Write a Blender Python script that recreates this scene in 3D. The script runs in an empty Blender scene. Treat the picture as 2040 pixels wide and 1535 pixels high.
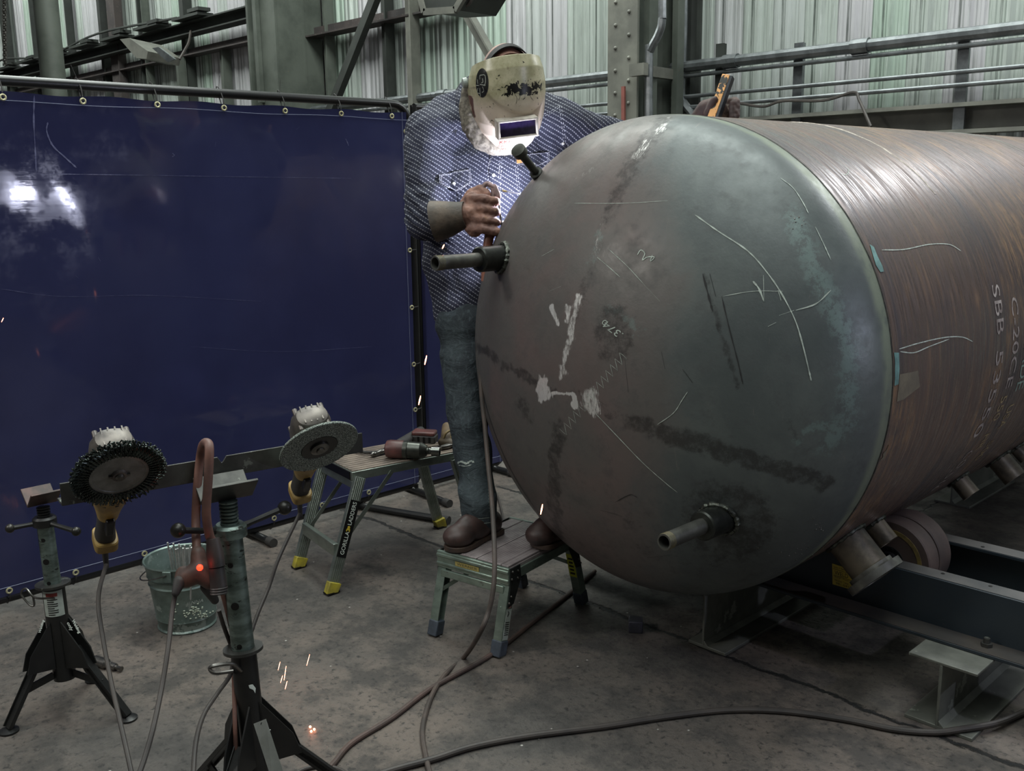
import bpy, bmesh, math, random
import numpy as np
from mathutils import Vector, Matrix, noise, geometry
from mathutils.bvhtree import BVHTree
random.seed(7)
PI = math.pi
sc = bpy.context.scene
COL = sc.collection

# ------------------------------------------------------------------ camera
F, CX, CY, EYE = 1960.0, 1020.0, 767.5, 1.55
_v1 = np.array([-930 - CX, -(400 - CY), -F]); _v2 = np.array([3110 - CX, -(342 - CY), -F])
_v1 = _v1 / np.linalg.norm(_v1); _v2 = _v2 / np.linalg.norm(_v2)
_up = np.cross(_v2, _v1); _up /= np.linalg.norm(_up)
if _up[1] < 0: _up = -_up
RM = np.array([-_v1, np.cross(_up, -_v1), _up])          # camera axes -> world axes
cam_data = bpy.data.cameras.new('camera'); cam = bpy.data.objects.new('camera', cam_data)
COL.objects.link(cam)
cam_data.sensor_width = 36.0; cam_data.lens = 36.0 * F / 2040.0
cam_data.clip_start = .05; cam_data.clip_end = 200
_m = Matrix([list(r) for r in RM]).to_4x4(); _m.translation = (0, 0, EYE)
cam.matrix_world = _m
sc.camera = cam
EYEV = Vector((0, 0, EYE))

def ray(px, py):
    return Vector(RM @ np.array([px - CX, -(py - CY), -F])).normalized()
def on(px, py, axis, val):                                # where a line of sight meets an axis plane
    d = ray(px, py); i = 'xyz'.index(axis)
    return EYEV + d * ((val - EYEV[i]) / d[i])
def fl(px, py, z=0.0): return on(px, py, 'z', z)
def at(px, py, d):
    return EYEV + Vector(RM @ np.array([px - CX, -(py - CY), -F])) * (d / F)
def pix(p):
    c = RM.T @ np.array((p[0], p[1], p[2] - EYE)); return CX + F * c[0] / -c[2], CY - F * c[1] / -c[2]
def vvec(px, v):                                          # right, up, towards-the-camera seen from a given line of sight
    b_ = -ray(px[0], px[1]); r_ = Vector(RM[:, 1]).cross(b_).normalized(); u_ = b_.cross(r_)
    return (r_ * v[0] + u_ * v[1] + b_ * v[2]).normalized()
def depth(p): return -(RM.T @ np.array((p[0], p[1], p[2] - EYE)))[2]

# ------------------------------------------------------------------ light and exposure
sc.view_settings.view_transform = 'Standard'; sc.view_settings.look = 'None'
sc.view_settings.exposure = 0.0; sc.view_settings.gamma = 1.0; sc.view_settings.use_curve_mapping = False
w = bpy.data.worlds.new('world'); sc.world = w; w.use_nodes = True
wn = w.node_tree.nodes; bg = wn['Background']
tc_ = wn.new('ShaderNodeTexCoord'); sx_ = wn.new('ShaderNodeSeparateXYZ'); rp_ = wn.new('ShaderNodeValToRGB')
w.node_tree.links.new(tc_.outputs['Generated'], sx_.inputs[0]); w.node_tree.links.new(sx_.outputs['Z'], rp_.inputs[0])
rp_.color_ramp.elements[0].color = (.02, .02, .022, 1); rp_.color_ramp.elements[1].color = (.19, .2, .195, 1)
w.node_tree.links.new(rp_.outputs[0], bg.inputs[0]); bg.inputs[1].default_value = 1.0

def area(name, loc, target, size, power, color=(1, 1, 1), sy=None):
    l = bpy.data.lights.new(name, 'AREA'); l.energy = power; l.color = color; l.size = size
    if sy: l.shape = 'RECTANGLE'; l.size_y = sy
    o = bpy.data.objects.new(name, l); COL.objects.link(o); o.location = loc
    o.rotation_euler = (Vector(target) - Vector(loc)).to_track_quat('-Z', 'Y').to_euler()
    return o
def point(name, loc, power, color, r=.01):
    l = bpy.data.lights.new(name, 'POINT'); l.energy = power; l.color = color; l.shadow_soft_size = r
    o = bpy.data.objects.new(name, l); COL.objects.link(o); o.location = loc
    return o
area('roof_skylight', (-1.0, .5, 6.5), (-1.9, 1.8, 0), 5.0, 265, (.93, 1, .97))
area('wall_skylight', (-6.0, 4.3, 8.5), (-6, 8, 1.5), 12.0, 1250, (.93, 1, .95), 2.5)
area('far_wall_skylight', (-19.0, 4.3, 8.5), (-19, 8, 2.5), 12.0, 800, (.93, 1, .95), 2.5)
area('high_bay_lamp', (-.9, 7.4, 4.5), (-1.5, 3.0, 1.4), 1.1, 85, (.95, .97, 1), .7)
area('left_shop_lamp', (-3.7, -1.6, 3.1), (-2.2, 2.4, 1.0), .5, 42, (1, .97, .92))
ARC = at(1048, 389, 3.435)
point('welding_arc', ARC, 17, (.80, .83, 1), .012)
point('second_welding_arc', (.49, 2.86, 1.52), 30, (.75, .78, 1), .03)

# ------------------------------------------------------------------ materials
def lin(c):
    return tuple(((x / 255) / 12.92 if x / 255 <= .04045 else ((x / 255 + .055) / 1.055) ** 2.4) for x in c[:3]) + (1.0,)
class NT:
    def __init__(s, name):
        s.m = bpy.data.materials.new(name); s.m.use_nodes = True; s.t = s.m.node_tree
        s.n = s.t.nodes; s.b = s.n['Principled BSDF']; s._oc = None
    def new(s, t, **k):
        n = s.n.new(t)
        for a, v in k.items(): setattr(n, a, v)
        return n
    def link(s, a, b): s.t.links.new(a, b)
    def setin(s, node, i, v):
        if isinstance(v, bpy.types.NodeSocket): s.link(v, node.inputs[i])
        else: node.inputs[i].default_value = v
    def oc(s):
        if s._oc is None: s._oc = s.new('ShaderNodeTexCoord').outputs['Object']
        return s._oc
    def mapped(s, scale=(1, 1, 1), rot=(0, 0, 0), loc=(0, 0, 0)):
        n = s.new('ShaderNodeMapping'); n.inputs['Scale'].default_value = scale; n.inputs['Rotation'].default_value = rot
        n.inputs['Location'].default_value = loc; s.link(s.oc(), n.inputs[0]); return n.outputs[0]
    def noise(s, scale, detail=6, rough=.6, vec=None, dist=0):
        n = s.new('ShaderNodeTexNoise'); n.inputs['Scale'].default_value = scale; n.inputs['Detail'].default_value = detail
        n.inputs['Roughness'].default_value = rough; n.inputs['Distortion'].default_value = dist
        s.link(vec if vec is not None else s.oc(), n.inputs['Vector']); return n.outputs['Fac']
    def math(s, op, a, b=0.0, c=0.0, clamp=False):
        n = s.new('ShaderNodeMath', operation=op, use_clamp=clamp); s.setin(n, 0, a); s.setin(n, 1, b)
        if op in ('MULTIPLY_ADD', 'SMOOTH_MIN'): s.setin(n, 2, c)
        return n.outputs[0]
    def step(s, v, a, b, lo=0.0, hi=1.0):
        n = s.new('ShaderNodeMapRange'); n.interpolation_type = 'SMOOTHSTEP'
        for i, x in ((0, v), (1, a), (2, b), (3, lo), (4, hi)): s.setin(n, i, x)
        return n.outputs[0]
    def mix(s, f, a, b, mode='MIX'):
        n = s.new('ShaderNodeMix', data_type='RGBA', blend_type=mode); s.setin(n, 0, f); s.setin(n, 6, a); s.setin(n, 7, b)
        return n.outputs[2]
    def bump(s, h, strength=.3, dist=.01, prev=None):
        n = s.new('ShaderNodeBump'); n.inputs['Strength'].default_value = strength; n.inputs['Distance'].default_value = dist
        s.link(h, n.inputs['Height'])
        if prev is not None: s.link(prev, n.inputs['Normal'])
        return n.outputs[0]
    def out(s, col=None, rough=None, metal=None, normal=None, **k):
        for nm, v in (('Base Color', col), ('Roughness', rough), ('Metallic', metal), ('Normal', normal)):
            if v is not None: s.setin(s.b, nm, v)
        for nm, v in k.items(): s.setin(s.b, nm.replace('_', ' '), v)
        return s.m
def M(name, c1, c2=None, rough=.55, metal=0.0, ns=6, stretch=(1, 1, 1), bump=.0, bs=40, bd=.004, lo=.35, hi=.65, rvar=.0, spec=None, c3=None, n3=30, t3=.62):
    t = NT(name)
    if c2 is None and not bump: col = lin(c1)
    v = t.mapped(stretch) if stretch != (1, 1, 1) else t.oc()
    f = t.step(t.noise(ns, 7, .62, v), lo, hi)
    col = t.mix(f, lin(c1), lin(c2)) if c2 else lin(c1)
    if c3: col = t.mix(t.step(t.noise(n3, 5, .7, v), t3, t3 + .04), col, lin(c3))
    r = t.math('MULTIPLY_ADD', f, rvar, rough) if rvar else rough
    nrm = t.bump(t.noise(bs, 5, .6, v), bump, bd) if bump else None
    if spec is not None: t.b.inputs['Specular IOR Level'].default_value = spec
    return t.out(col, r, metal, nrm)
def EM(name, c, strength):
    t = NT(name); return t.out((0, 0, 0, 1), .5, 0, None, Emission_Color=lin(c), Emission_Strength=strength)

# ------------------------------------------------------------------ mesh helpers
def frame(axis, ref=None):
    a = Vector(axis).normalized(); r = Vector(ref) if ref is not None else (Vector((0, 0, 1)) if abs(a.z) < .9 else Vector((1, 0, 0)))
    u = (r - a * r.dot(a)).normalized(); return a, u, a.cross(u)
def spline(pts, n=8):
    P = [Vector(p) for p in pts]
    if len(P) < 3: return P
    out = []
    for i in range(len(P) - 1):
        p0 = P[i - 1] if i else P[0] * 2 - P[1]; p1 = P[i]; p2 = P[i + 1]; p3 = P[i + 2] if i + 2 < len(P) else P[-1] * 2 - P[-2]
        for k in range(n):
            t = k / n
            out.append(.5 * ((2 * p1) + (p2 - p0) * t + (2 * p0 - 5 * p1 + 4 * p2 - p3) * t * t + (3 * p1 - p0 - 3 * p2 + p3) * t ** 3))
    out.append(P[-1]); return out
class MB:
    def __init__(s): s.v = []; s.f = []
    def add(s, vs, fs):
        k = len(s.v); s.v += [Vector(v) for v in vs]; s.f += [tuple(i + k for i in f) for f in fs]; return s
    def box(s, c, size, axes=None):
        X, Y, Z = axes if axes else (Vector((1, 0, 0)), Vector((0, 1, 0)), Vector((0, 0, 1)))
        c = Vector(c); vs = [c + Vector(X) * (size[0] * i / 2) + Vector(Y) * (size[1] * j / 2) + Vector(Z) * (size[2] * k / 2) for i in (-1, 1) for j in (-1, 1) for k in (-1, 1)]
        return s.add(vs, [(0, 1, 3, 2), (4, 6, 7, 5), (0, 4, 5, 1), (2, 3, 7, 6), (0, 2, 6, 4), (1, 5, 7, 3)])
    def bar(s, p, q, w, h, ref=(0, 0, 1)):                 # a rectangular bar from p to q
        a, u, v = frame(Vector(q) - Vector(p), ref)
        return s.box((Vector(p) + Vector(q)) / 2, ((Vector(q) - Vector(p)).length, h, w), (a, u, v))
    def tube(s, pts, r, n=12, cap=True, hollow=0):
        P = [Vector(p) for p in pts]; R = r if isinstance(r, (list, tuple)) else [r] * len(P)
        t0 = (P[1] - P[0]).normalized(); _, u, v = frame(t0); k0 = len(s.v); prev = t0
        for i, p in enumerate(P):
            t = (P[min(i + 1, len(P) - 1)] - P[max(i - 1, 0)]).normalized()
            q = prev.rotation_difference(t); u = q @ u; u = (u - t * u.dot(t)).normalized(); v = t.cross(u); prev = t
            s.v += [p + (u * math.cos(2 * PI * j / n) + v * math.sin(2 * PI * j / n)) * R[i] for j in range(n)]
        for i in range(len(P) - 1):
            for j in range(n):
                a = k0 + i * n + j; b = k0 + i * n + (j + 1) % n; s.f.append((a, b, b + n, a + n))
        if cap: s.f.append(tuple(k0 + j for j in reversed(range(n)))); s.f.append(tuple(k0 + (len(P) - 1) * n + j for j in range(n)))
        return s
    def lathe(s, o, axis, prof, n=32, ref=None, closed=False):
        o = Vector(o); a, u, v = frame(axis, ref); k0 = len(s.v); m = len(prof)
        for (t, r) in prof: s.v += [o + a * t + (u * math.cos(2 * PI * j / n) + v * math.sin(2 * PI * j / n)) * max(r, 1e-5) for j in range(n)]
        for i in range(m if closed else m - 1):
            for j in range(n):
                s.f.append((k0 + i * n + j, k0 + i * n + (j + 1) % n, k0 + ((i + 1) % m) * n + (j + 1) % n, k0 + ((i + 1) % m) * n + j))
        if not closed:
            s.f.append(tuple(k0 + j for j in reversed(range(n)))); s.f.append(tuple(k0 + (m - 1) * n + j for j in range(n)))
        return s
    def pipe(s, p, q, ro, ri, n=24):
        p, q = Vector(p), Vector(q); L = (q - p).length
        return s.lathe(p, q - p, [(0, ri), (0, ro), (L, ro), (L, ri)], n, closed=True)
    def prism(s, poly, vec):
        P = [Vector(p) for p in poly]; vec = Vector(vec); n = len(P)
        return s.add(P + [p + vec for p in P], [tuple(reversed(range(n))), tuple(range(n, 2 * n))] + [(i, (i + 1) % n, n + (i + 1) % n, n + i) for i in range(n)])
    def sphere(s, c, r, n=14, axes=None):
        X, Y, Z = axes if axes else (Vector((r, 0, 0)), Vector((0, r, 0)), Vector((0, 0, r)))
        c = Vector(c); m = max(6, n // 2); k0 = len(s.v)
        s.v.append(c + Vector(Z))
        for i in range(1, m):
            th = PI * i / m
            s.v += [c + Vector(X) * math.sin(th) * math.cos(2 * PI * j / n) + Vector(Y) * math.sin(th) * math.sin(2 * PI * j / n) + Vector(Z) * math.cos(th) for j in range(n)]
        s.v.append(c - Vector(Z)); e = len(s.v) - 1
        for j in range(n):
            s.f.append((k0, k0 + 1 + j, k0 + 1 + (j + 1) % n)); b = k0 + 1 + (m - 2) * n; s.f.append((e, b + (j + 1) % n, b + j))
        for i in range(m - 2):
            for j in range(n):
                a = k0 + 1 + i * n; s.f.append((a + j, a + n + j, a + n + (j + 1) % n, a + (j + 1) % n))
        return s
    def caps(s, p, q, r1, r2=None, n=18):                   # tapered capsule
        r2 = r1 if r2 is None else r2; p, q = Vector(p), Vector(q); a = (q - p).normalized(); L = (q - p).length
        prof = [(-r1 * math.cos(t), r1 * math.sin(t)) for t in np.linspace(.06, PI / 2, 6)] + [(L + r2 * math.cos(t), r2 * math.sin(t)) for t in np.linspace(PI / 2, .06, 6)]
        return s.lathe(p, a, prof, n)
    def chain(s, pts, rs):
        for i in range(len(pts) - 1): s.caps(pts[i], pts[i + 1], rs[i], rs[i + 1])
        return s
ORG = {}
def tag(o, label=None, cat=None, group=None, kind=None):
    if label: o['label'] = label
    if cat: o['category'] = cat
    if group: o['group'] = group
    if kind: o['kind'] = kind
    return o
def thing(name, label, cat, loc=(0, 0, 0), group=None):
    o = bpy.data.objects.new(name, None); COL.objects.link(o); o.location = loc; o.empty_display_size = .05
    ORG[o.name] = Vector(loc); return tag(o, label, cat, group)
def obj(name, mb, mat, parent=None, bev=0.0, org=None, angle=32, flat=False, label=None):
    if parent is not None: o0 = ORG[parent.name]
    elif org is not None: o0 = Vector(org)
    else:
        lo = [min(v[i] for v in mb.v) for i in range(3)]; hi = [max(v[i] for v in mb.v) for i in range(3)]
        o0 = Vector(((lo[0] + hi[0]) / 2, (lo[1] + hi[1]) / 2, lo[2]))
    me = bpy.data.meshes.new(name); me.from_pydata([tuple(v - o0) for v in mb.v], [], mb.f); me.update()
    bm = bmesh.new(); bm.from_mesh(me)
    if len(bm.faces) < 60000: bmesh.ops.recalc_face_normals(bm, faces=bm.faces)
    bm.to_mesh(me); bm.free()
    if not flat:
        me.shade_smooth(); me.set_sharp_from_angle(angle=math.radians(angle))
    if mat: me.materials.append(mat)
    o = bpy.data.objects.new(name, me); COL.objects.link(o)
    if parent is not None: o.parent = parent
    else: o.location = o0
    ORG[o.name] = o0
    if bev:
        b = o.modifiers.new('bevel', 'BEVEL'); b.width = bev; b.segments = 2; b.limit_method = 'ANGLE'; b.angle_limit = math.radians(40)
    if label: o['label'] = label
    return o
def bvh(o):
    o0 = ORG[o.name]; me = o.data
    return BVHTree.FromPolygons([v.co + o0 for v in me.vertices], [tuple(p.vertices) for p in me.polygons])
def cast(tree, px, py):
    hit = tree.ray_cast(EYEV, ray(px, py), 30)
    return (None, None) if hit[0] is None else (hit[0], hit[1] if hit[1].dot(ray(px, py)) < 0 else -hit[1])
def ribbon(tree, pts, w, mb=None, lift=.0015, n=6, taper=True, jit=0):      # a drawn line that follows the surface
    mb = mb or MB(); P = spline([Vector((p[0], p[1], 0)) for p in pts], n); H = []
    for p in P:
        h, nn = cast(tree, p.x, p.y)
        if h is not None: H.append((h + nn * lift, nn))
    if len(H) < 2: return mb
    vs = []
    for i, (h, nn) in enumerate(H):
        t = (H[min(i + 1, len(H) - 1)][0] - H[max(i - 1, 0)][0])
        if t.length < 1e-7: t = Vector((0, 0, 1))
        s_ = nn.cross(t.normalized()).normalized() * (w / 2) * (1 + jit * random.uniform(-1, 1))
        if taper and i in (0, len(H) - 1): s_ *= .3
        vs += [h + s_, h - s_]
    return mb.add(vs, [(2 * i, 2 * i + 1, 2 * i + 3, 2 * i + 2) for i in range(len(H) - 1)])
def patch(tree, poly, lift=.003, grid=5.0, mb=None):        # a filled outline that follows the surface
    mb = mb or MB(); P = [Vector((p[0], p[1])) for p in poly]; E = [(i, (i + 1) % len(P)) for i in range(len(P))]; V = list(P)
    xs = [p.x for p in P]; ys = [p.y for p in P]
    def inside(q):
        c = False
        for i in range(len(P)):
            a, b = P[i], P[i - 1]
            if (a.y > q.y) != (b.y > q.y) and q.x < (b.x - a.x) * (q.y - a.y) / (b.y - a.y) + a.x: c = not c
        return c
    y = min(ys) + grid / 2
    while y < max(ys):
        x = min(xs) + grid / 2
        while x < max(xs):
            q = Vector((x, y))
            if inside(q): V.append(q)
            x += grid
        y += grid
    r = geometry.delaunay_2d_cdt(V, E, [list(range(len(P)))], 1, 1e-4)
    vs = []; ok = []
    for v in r[0]:
        h, nn = cast(tree, v.x, v.y); ok.append(h is not None); vs.append(h + nn * lift if h is not None else Vector((0, 0, 0)))
    fs = [f for f in r[2] if all(ok[i] for i in f)]; used = sorted({i for f in fs for i in f}); ix_ = {k: n for n, k in enumerate(used)}
    return mb.add([vs[i] for i in used], [tuple(ix_[i] for i in f) for f in fs])
def text2d(s):
    c = bpy.data.curves.new('t', 'FONT'); c.body = s; c.size = 1; c.resolution_u = 3; o = bpy.data.objects.new('t', c); COL.objects.link(o)
    dg = bpy.context.evaluated_depsgraph_get(); me = bpy.data.meshes.new_from_object(o.evaluated_get(dg))
    v = [(a.co.x, a.co.y) for a in me.vertices]; f = [tuple(p.vertices) for p in me.polygons]
    bpy.data.objects.remove(o); bpy.data.curves.remove(c); bpy.data.meshes.remove(me)
    return v, f
def text3d(s, fn, mb=None):
    mb = mb or MB(); v, f = text2d(s); x0 = min(a[0] for a in v); x1 = max(a[0] for a in v); y0 = min(a[1] for a in v); y1 = max(a[1] for a in v)
    return mb.add([fn((a[0] - x0) / (x1 - x0), (a[1] - y0) / (y1 - y0)) for a in v], f)   # fn maps 0..1, 0..1 to a point
def flat_text(s, o, ex, ey, mb=None):
    o, ex, ey = Vector(o), Vector(ex), Vector(ey); return text3d(s, lambda a, b: o + ex * a + ey * b, mb)
def cast_text(s, tree, o, ex, ey, lift=.002, mb=None):      # pixel frame of the text -> surface
    def fn(a, b):
        h, nn = cast(tree, o[0] + ex[0] * a + ey[0] * b, o[1] + ex[1] * a + ey[1] * b)
        return h + nn * lift if h is not None else Vector((0, 0, -99))
    t_ = text3d(s, fn); t_.f = [f for f in t_.f if all(t_.v[i].z > -50 for i in f)]
    used = sorted({i for f in t_.f for i in f}); ix_ = {k: n for n, k in enumerate(used)}; mb = mb or MB()
    return mb.add([t_.v[i] for i in used], [tuple(ix_[i] for i in f) for f in t_.f])
def fuse(mb, voxel=.008, smooth=8, fac=.5):
    me = bpy.data.meshes.new('f'); me.from_pydata([tuple(v) for v in mb.v], [], mb.f); o = bpy.data.objects.new('f', me); COL.objects.link(o)
    r = o.modifiers.new('r', 'REMESH'); r.mode = 'VOXEL'; r.voxel_size = voxel
    if smooth: m = o.modifiers.new('s', 'SMOOTH'); m.iterations = smooth; m.factor = fac
    dg = bpy.context.evaluated_depsgraph_get(); em = bpy.data.meshes.new_from_object(o.evaluated_get(dg))
    out = MB(); out.v = [v.co.copy() for v in em.vertices]; out.f = [tuple(p.vertices) for p in em.polygons]
    out.n = [v.normal.copy() for v in em.vertices]
    bpy.data.objects.remove(o); bpy.data.meshes.remove(me); bpy.data.meshes.remove(em)
    return out
def wrinkle(mb, fn):
    mb.v = [v + n * fn(v) for v, n in zip(mb.v, mb.n)]; return mb
def copy_thing(root, loc, label=None):
    c = root.copy(); COL.objects.link(c); c.location = loc
    if label: c['label'] = label
    for ch in [o for o in bpy.data.objects if o.parent == root]:
        d = ch.copy(); COL.objects.link(d); d.parent = c
        for g in [o for o in bpy.data.objects if o.parent == ch]:
            e = g.copy(); COL.objects.link(e); e.parent = d
    return c
# ------------------------------------------------------------------ shared materials
def wall_mat():
    t = NT('corrugated_sheet'); x = t.new('ShaderNodeSeparateXYZ'); t.link(t.oc(), x.inputs[0])
    k = t.math('FLOOR', t.math('DIVIDE', x.outputs['X'], .305))
    wnz = t.new('ShaderNodeTexWhiteNoise', noise_dimensions='1D'); t.link(k, wnz.inputs['W']); r = wnz.outputs['Value']
    col = t.mix(t.step(r, .25, .4), lin((176, 184, 178)), lin((188, 187, 190)))
    col = t.mix(t.step(r, .75, .85), col, lin((170, 186, 174)))
    st = t.noise(3, 7, .7, t.mapped((6, 1, .35))); col = t.mix(t.step(st, .45, .75, 0, .55), col, lin((104, 108, 102)))
    col = t.mix(t.step(t.noise(14, 5, .7, t.mapped((5, 1, .15))), .55, .72, 0, .6), col, lin((222, 226, 224)))
    u = t.math('FRACT', t.math('DIVIDE', x.outputs['X'], .305)); rib_shade = t.noise(2, 7, .75, t.mapped((8, 1, .5), (0, 0, 0), (3, 0, 1)))
    for a, b, k in ((.27, .33, .85), (-.01, .03, .6), (.41, .44, .45), (.70, .72, .4), (.80, .82, .3)):  # rib shadows painted into the sheet colour as dark flank lines
        band = t.math('MULTIPLY', t.step(u, a - .01, a + .01), t.step(u, b, b + .02, 1, 0)); col = t.mix(t.math('MULTIPLY', band, t.step(rib_shade, .36, .6, k * .35, k)), col, lin((54, 62, 56)))
    return t.out(col, .42, .3, t.bump(t.noise(5, 3, .5, t.mapped((3, 1, .5))), .3, .01))
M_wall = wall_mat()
M_girt = M('brown_primer_steel', (74, 66, 64), (58, 54, 54), .6, .2, 3, c3=(108, 104, 98))
M_colm = M('green_grey_steel', (92, 97, 90), (72, 77, 71), .5, .15, 2, c3=(104, 96, 84), t3=.66)
M_darkst = M('dark_building_steel', (58, 62, 58), (44, 46, 44), .6, .2, 2)
M_rivc = M('riveted_column_paint', (118, 118, 110), (98, 98, 92), .5, .15, 3, bump=.15)
M_cond = M('galvanised_conduit', (138, 142, 144), (110, 114, 116), .35, .8, 8)
M_black = M('black_pipe_paint', (22, 23, 24), (30, 30, 30), .35, 0, 6, bump=.05)
M_blackst = M('black_stand_paint', (20, 21, 21), (34, 34, 33), .38, .1, 9, c3=(95, 92, 86), n3=40, t3=.72)
M_zinc = M('worn_zinc_tube', (132, 148, 142), (92, 104, 98), .38, .75, 14, (1, 1, 3), .12, 60, c3=(62, 66, 62), n3=24, t3=.6)
M_alu = M('ladder_aluminium', (150, 158, 150), (126, 134, 126), .36, .75, 9, (1, 1, 2))
M_gal = M('galvanised_bucket_steel', (126, 142, 136), (98, 112, 106), .42, .6, 10, c3=(150, 162, 156), n3=16, t3=.58)
M_steel = M('bright_worn_steel', (128, 126, 122), (92, 90, 86), .3, .9, 20)
M_millst = M('mill_scale_plate', (84, 84, 80), (60, 60, 58), .42, .6, 8, c3=(118, 122, 114), n3=14, t3=.62, bump=.1)
M_cast = M('cast_gearcase_metal', (120, 114, 108), (84, 80, 78), .45, .6, 18, bump=.1)
M_yel = M('dirty_yellow_plastic', (178, 146, 78), (134, 110, 62), .5, 0, 16, bump=.1)
M_rub = M('dark_rubber', (44, 43, 43), (56, 54, 52), .6, 0, 14)
M_cord = M('dusty_cord_jacket', (66, 60, 56), (52, 48, 46), .6, 0, 10)
M_copcord = M('dusty_orange_hose', (124, 86, 74), (92, 68, 62), .55, 0, 12)
M_ibeam = M('mill_steel_beam', (112, 114, 106), (84, 86, 80), .5, .25, 5, c3=(130, 134, 124), n3=9, t3=.6, bump=.12)
M_blue = M('dark_blue_frame_paint', (28, 40, 50), (40, 48, 54), .5, .1, 3, c3=(66, 66, 64), n3=7, t3=.66, bump=.08)
M_flange = M('frame_flange_scuffed_paint', (68, 70, 70), (92, 90, 88), .5, .2, 4)
M_white = M('white_marker', (215, 222, 214), None, .7)
M_yello = M('yellow_label_vinyl', (196, 172, 56), (170, 152, 60), .5, 0, 12)
M_blk = M('black_label_vinyl', (12, 12, 12), None, .4)
M_weld = M('weld_bead_metal', (104, 108, 100), (58, 60, 56), .35, .85, 60, bump=.6, bs=120)

# ------------------------------------------------------------------ floor
def floor_mat():
    t = NT('stained_concrete'); x = t.new('ShaderNodeSeparateXYZ'); t.link(t.oc(), x.inputs[0])
    big = t.noise(1.1, 8, .65, None, .4); mid = t.noise(6, 9, .7)
    col = t.mix(t.step(big, .38, .62), lin((82, 78, 74)), lin((108, 98, 90)))
    col = t.mix(t.step(mid, .42, .62, 0, .8), col, lin((58, 56, 54)))
    fine = t.noise(42, 8, .75); col = t.mix(t.step(fine, .52, .64, 0, .9), col, lin((40, 39, 38)))
    col = t.mix(t.step(t.noise(30, 9, .8, t.mapped((1, 1, 1), (0, 0, .5), (3, 1, 0))), .63, .68, 0, .7), col, lin((128, 124, 118)))
    vo = t.new('ShaderNodeTexVoronoi'); vo.inputs['Scale'].default_value = 14; t.link(t.oc(), vo.inputs[0])
    sp = t.step(vo.outputs['Distance'], .035, .065, 1, 0); rr = t.new('ShaderNodeSeparateColor'); t.link(vo.outputs['Color'], rr.inputs[0])
    col = t.mix(t.math('MULTIPLY', sp, t.step(rr.outputs[0], .6, .66)), col, lin((176, 172, 166)))
    # saw-cut joints and a crack
    wob = t.math('MULTIPLY', t.math('SUBTRACT', t.noise(7, 6, .7), .5), .09)
    def line(axis, val, w0, w1):
        d = t.math('ABSOLUTE', t.math('SUBTRACT', t.math('ADD', x.outputs[axis], wob), val)); return t.step(d, w0, w1, 1, 0)
    l1 = line('Y', 2.635, .004, .013); l2 = line('X', -1.86, .002, .008)
    l2 = t.math('MULTIPLY', l2, t.step(x.outputs['Y'], 2.6, 2.66))
    l3 = t.math('MULTIPLY', line('Y', 3.42, .005, .012), t.step(x.outputs['X'], -3.7, -3.6))
    cr = t.math('MAXIMUM', t.math('MAXIMUM', l1, l2), l3); col = t.mix(cr, col, lin((20, 20, 20)))
    h = t.math('SUBTRACT', t.math('ADD', t.math('MULTIPLY', fine, .35), mid), t.math('MULTIPLY', cr, 1.2))
    return t.out(col, t.step(mid, .35, .65, .42, .7), 0, t.bump(h, .8, .016))
m = MB(); m.add([(-32, -5, 0), (6, -5, 0), (6, 8.2, 0), (-32, 8.2, 0)], [(0, 1, 2, 3)])
tag(obj('floor', m, floor_mat(), org=(0, 0, 0)), kind='structure')

# ------------------------------------------------------------------ back wall
YW = 8.0
m = MB(); xs = []; x = -31.0
prof = [(0, 0), (.03, .034), (.055, .034), (.085, 0), (.135, 0), (.145, .010), (.165, .010), (.175, 0), (.215, 0), (.225, .010), (.245, .010), (.255, 0)]
while x < 1.5:
    for a, d in prof: xs.append((x + a, d))
    x += .305
vs = []
for a, d in xs: vs += [(a, YW - d, 0), (a, YW - d, 7.5)]
m.add(vs, [(2 * i, 2 * i + 2, 2 * i + 3, 2 * i + 1) for i in range(len(xs) - 1)])
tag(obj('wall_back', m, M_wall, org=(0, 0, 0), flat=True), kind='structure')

def X_at(px, py, y): return on(px, py, 'y', y).x
nst = [0]
def trim(mb, mat, bev=0):
    nst[0] += 1; return tag(obj('trim_%d' % nst[0], mb, mat, bev=bev), kind='structure')
# horizontal girts: left bays (two heights), middle bay, low sill beam at the right
m = MB(); m.box((-21.5, 7.86, 3.72), (17, .10, .10)); m.box((-21.5, 7.80, 3.66), (17, .2, .02)); trim(m, M_girt)
m = MB(); z = 4.12
m.box((-21.5, 7.74, z - .10), (17, .05, .14)); m.box((-21.5, 7.7, z - .02), (17, .22, .02)); m.box((-21.5, 7.7, z - .18), (17, .22, .02))
for i in range(11):
    xx = -28.5 + 1.38 * i; m.box((xx, 7.6, z + .03 + .02 * (i % 2)), (.85, .26, .04)); m.box((xx + .3, 7.56, z + .09), (.35, .2, .05))
m.tube(spline([(-27, 7.5, z + .05), (-25, 7.5, z - .02), (-23, 7.5, z + .2), (-20.5, 7.5, z + .02), (-18, 7.5, z + .16), (-15, 7.5, z + .05)], 6), .02, 6); trim(m, M_darkst)
m = MB(); m.box((-10.4, 7.84, 3.60), (3.2, .12, .13)); m.box((-10.4, 7.74, 3.54), (3.2, .2, .02)); trim(m, M_girt)
m = MB(); zt = on(1505, 233, 'y', 7.75).z; m.box((-1.9, 7.80, zt - .015), (9, .24, .03)); m.box((-1.9, 7.90, zt - .11), (9, .03, .2)); m.box((-1.9, 7.80, zt - .21), (9, .24, .03)); trim(m, M_rivc)
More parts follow.
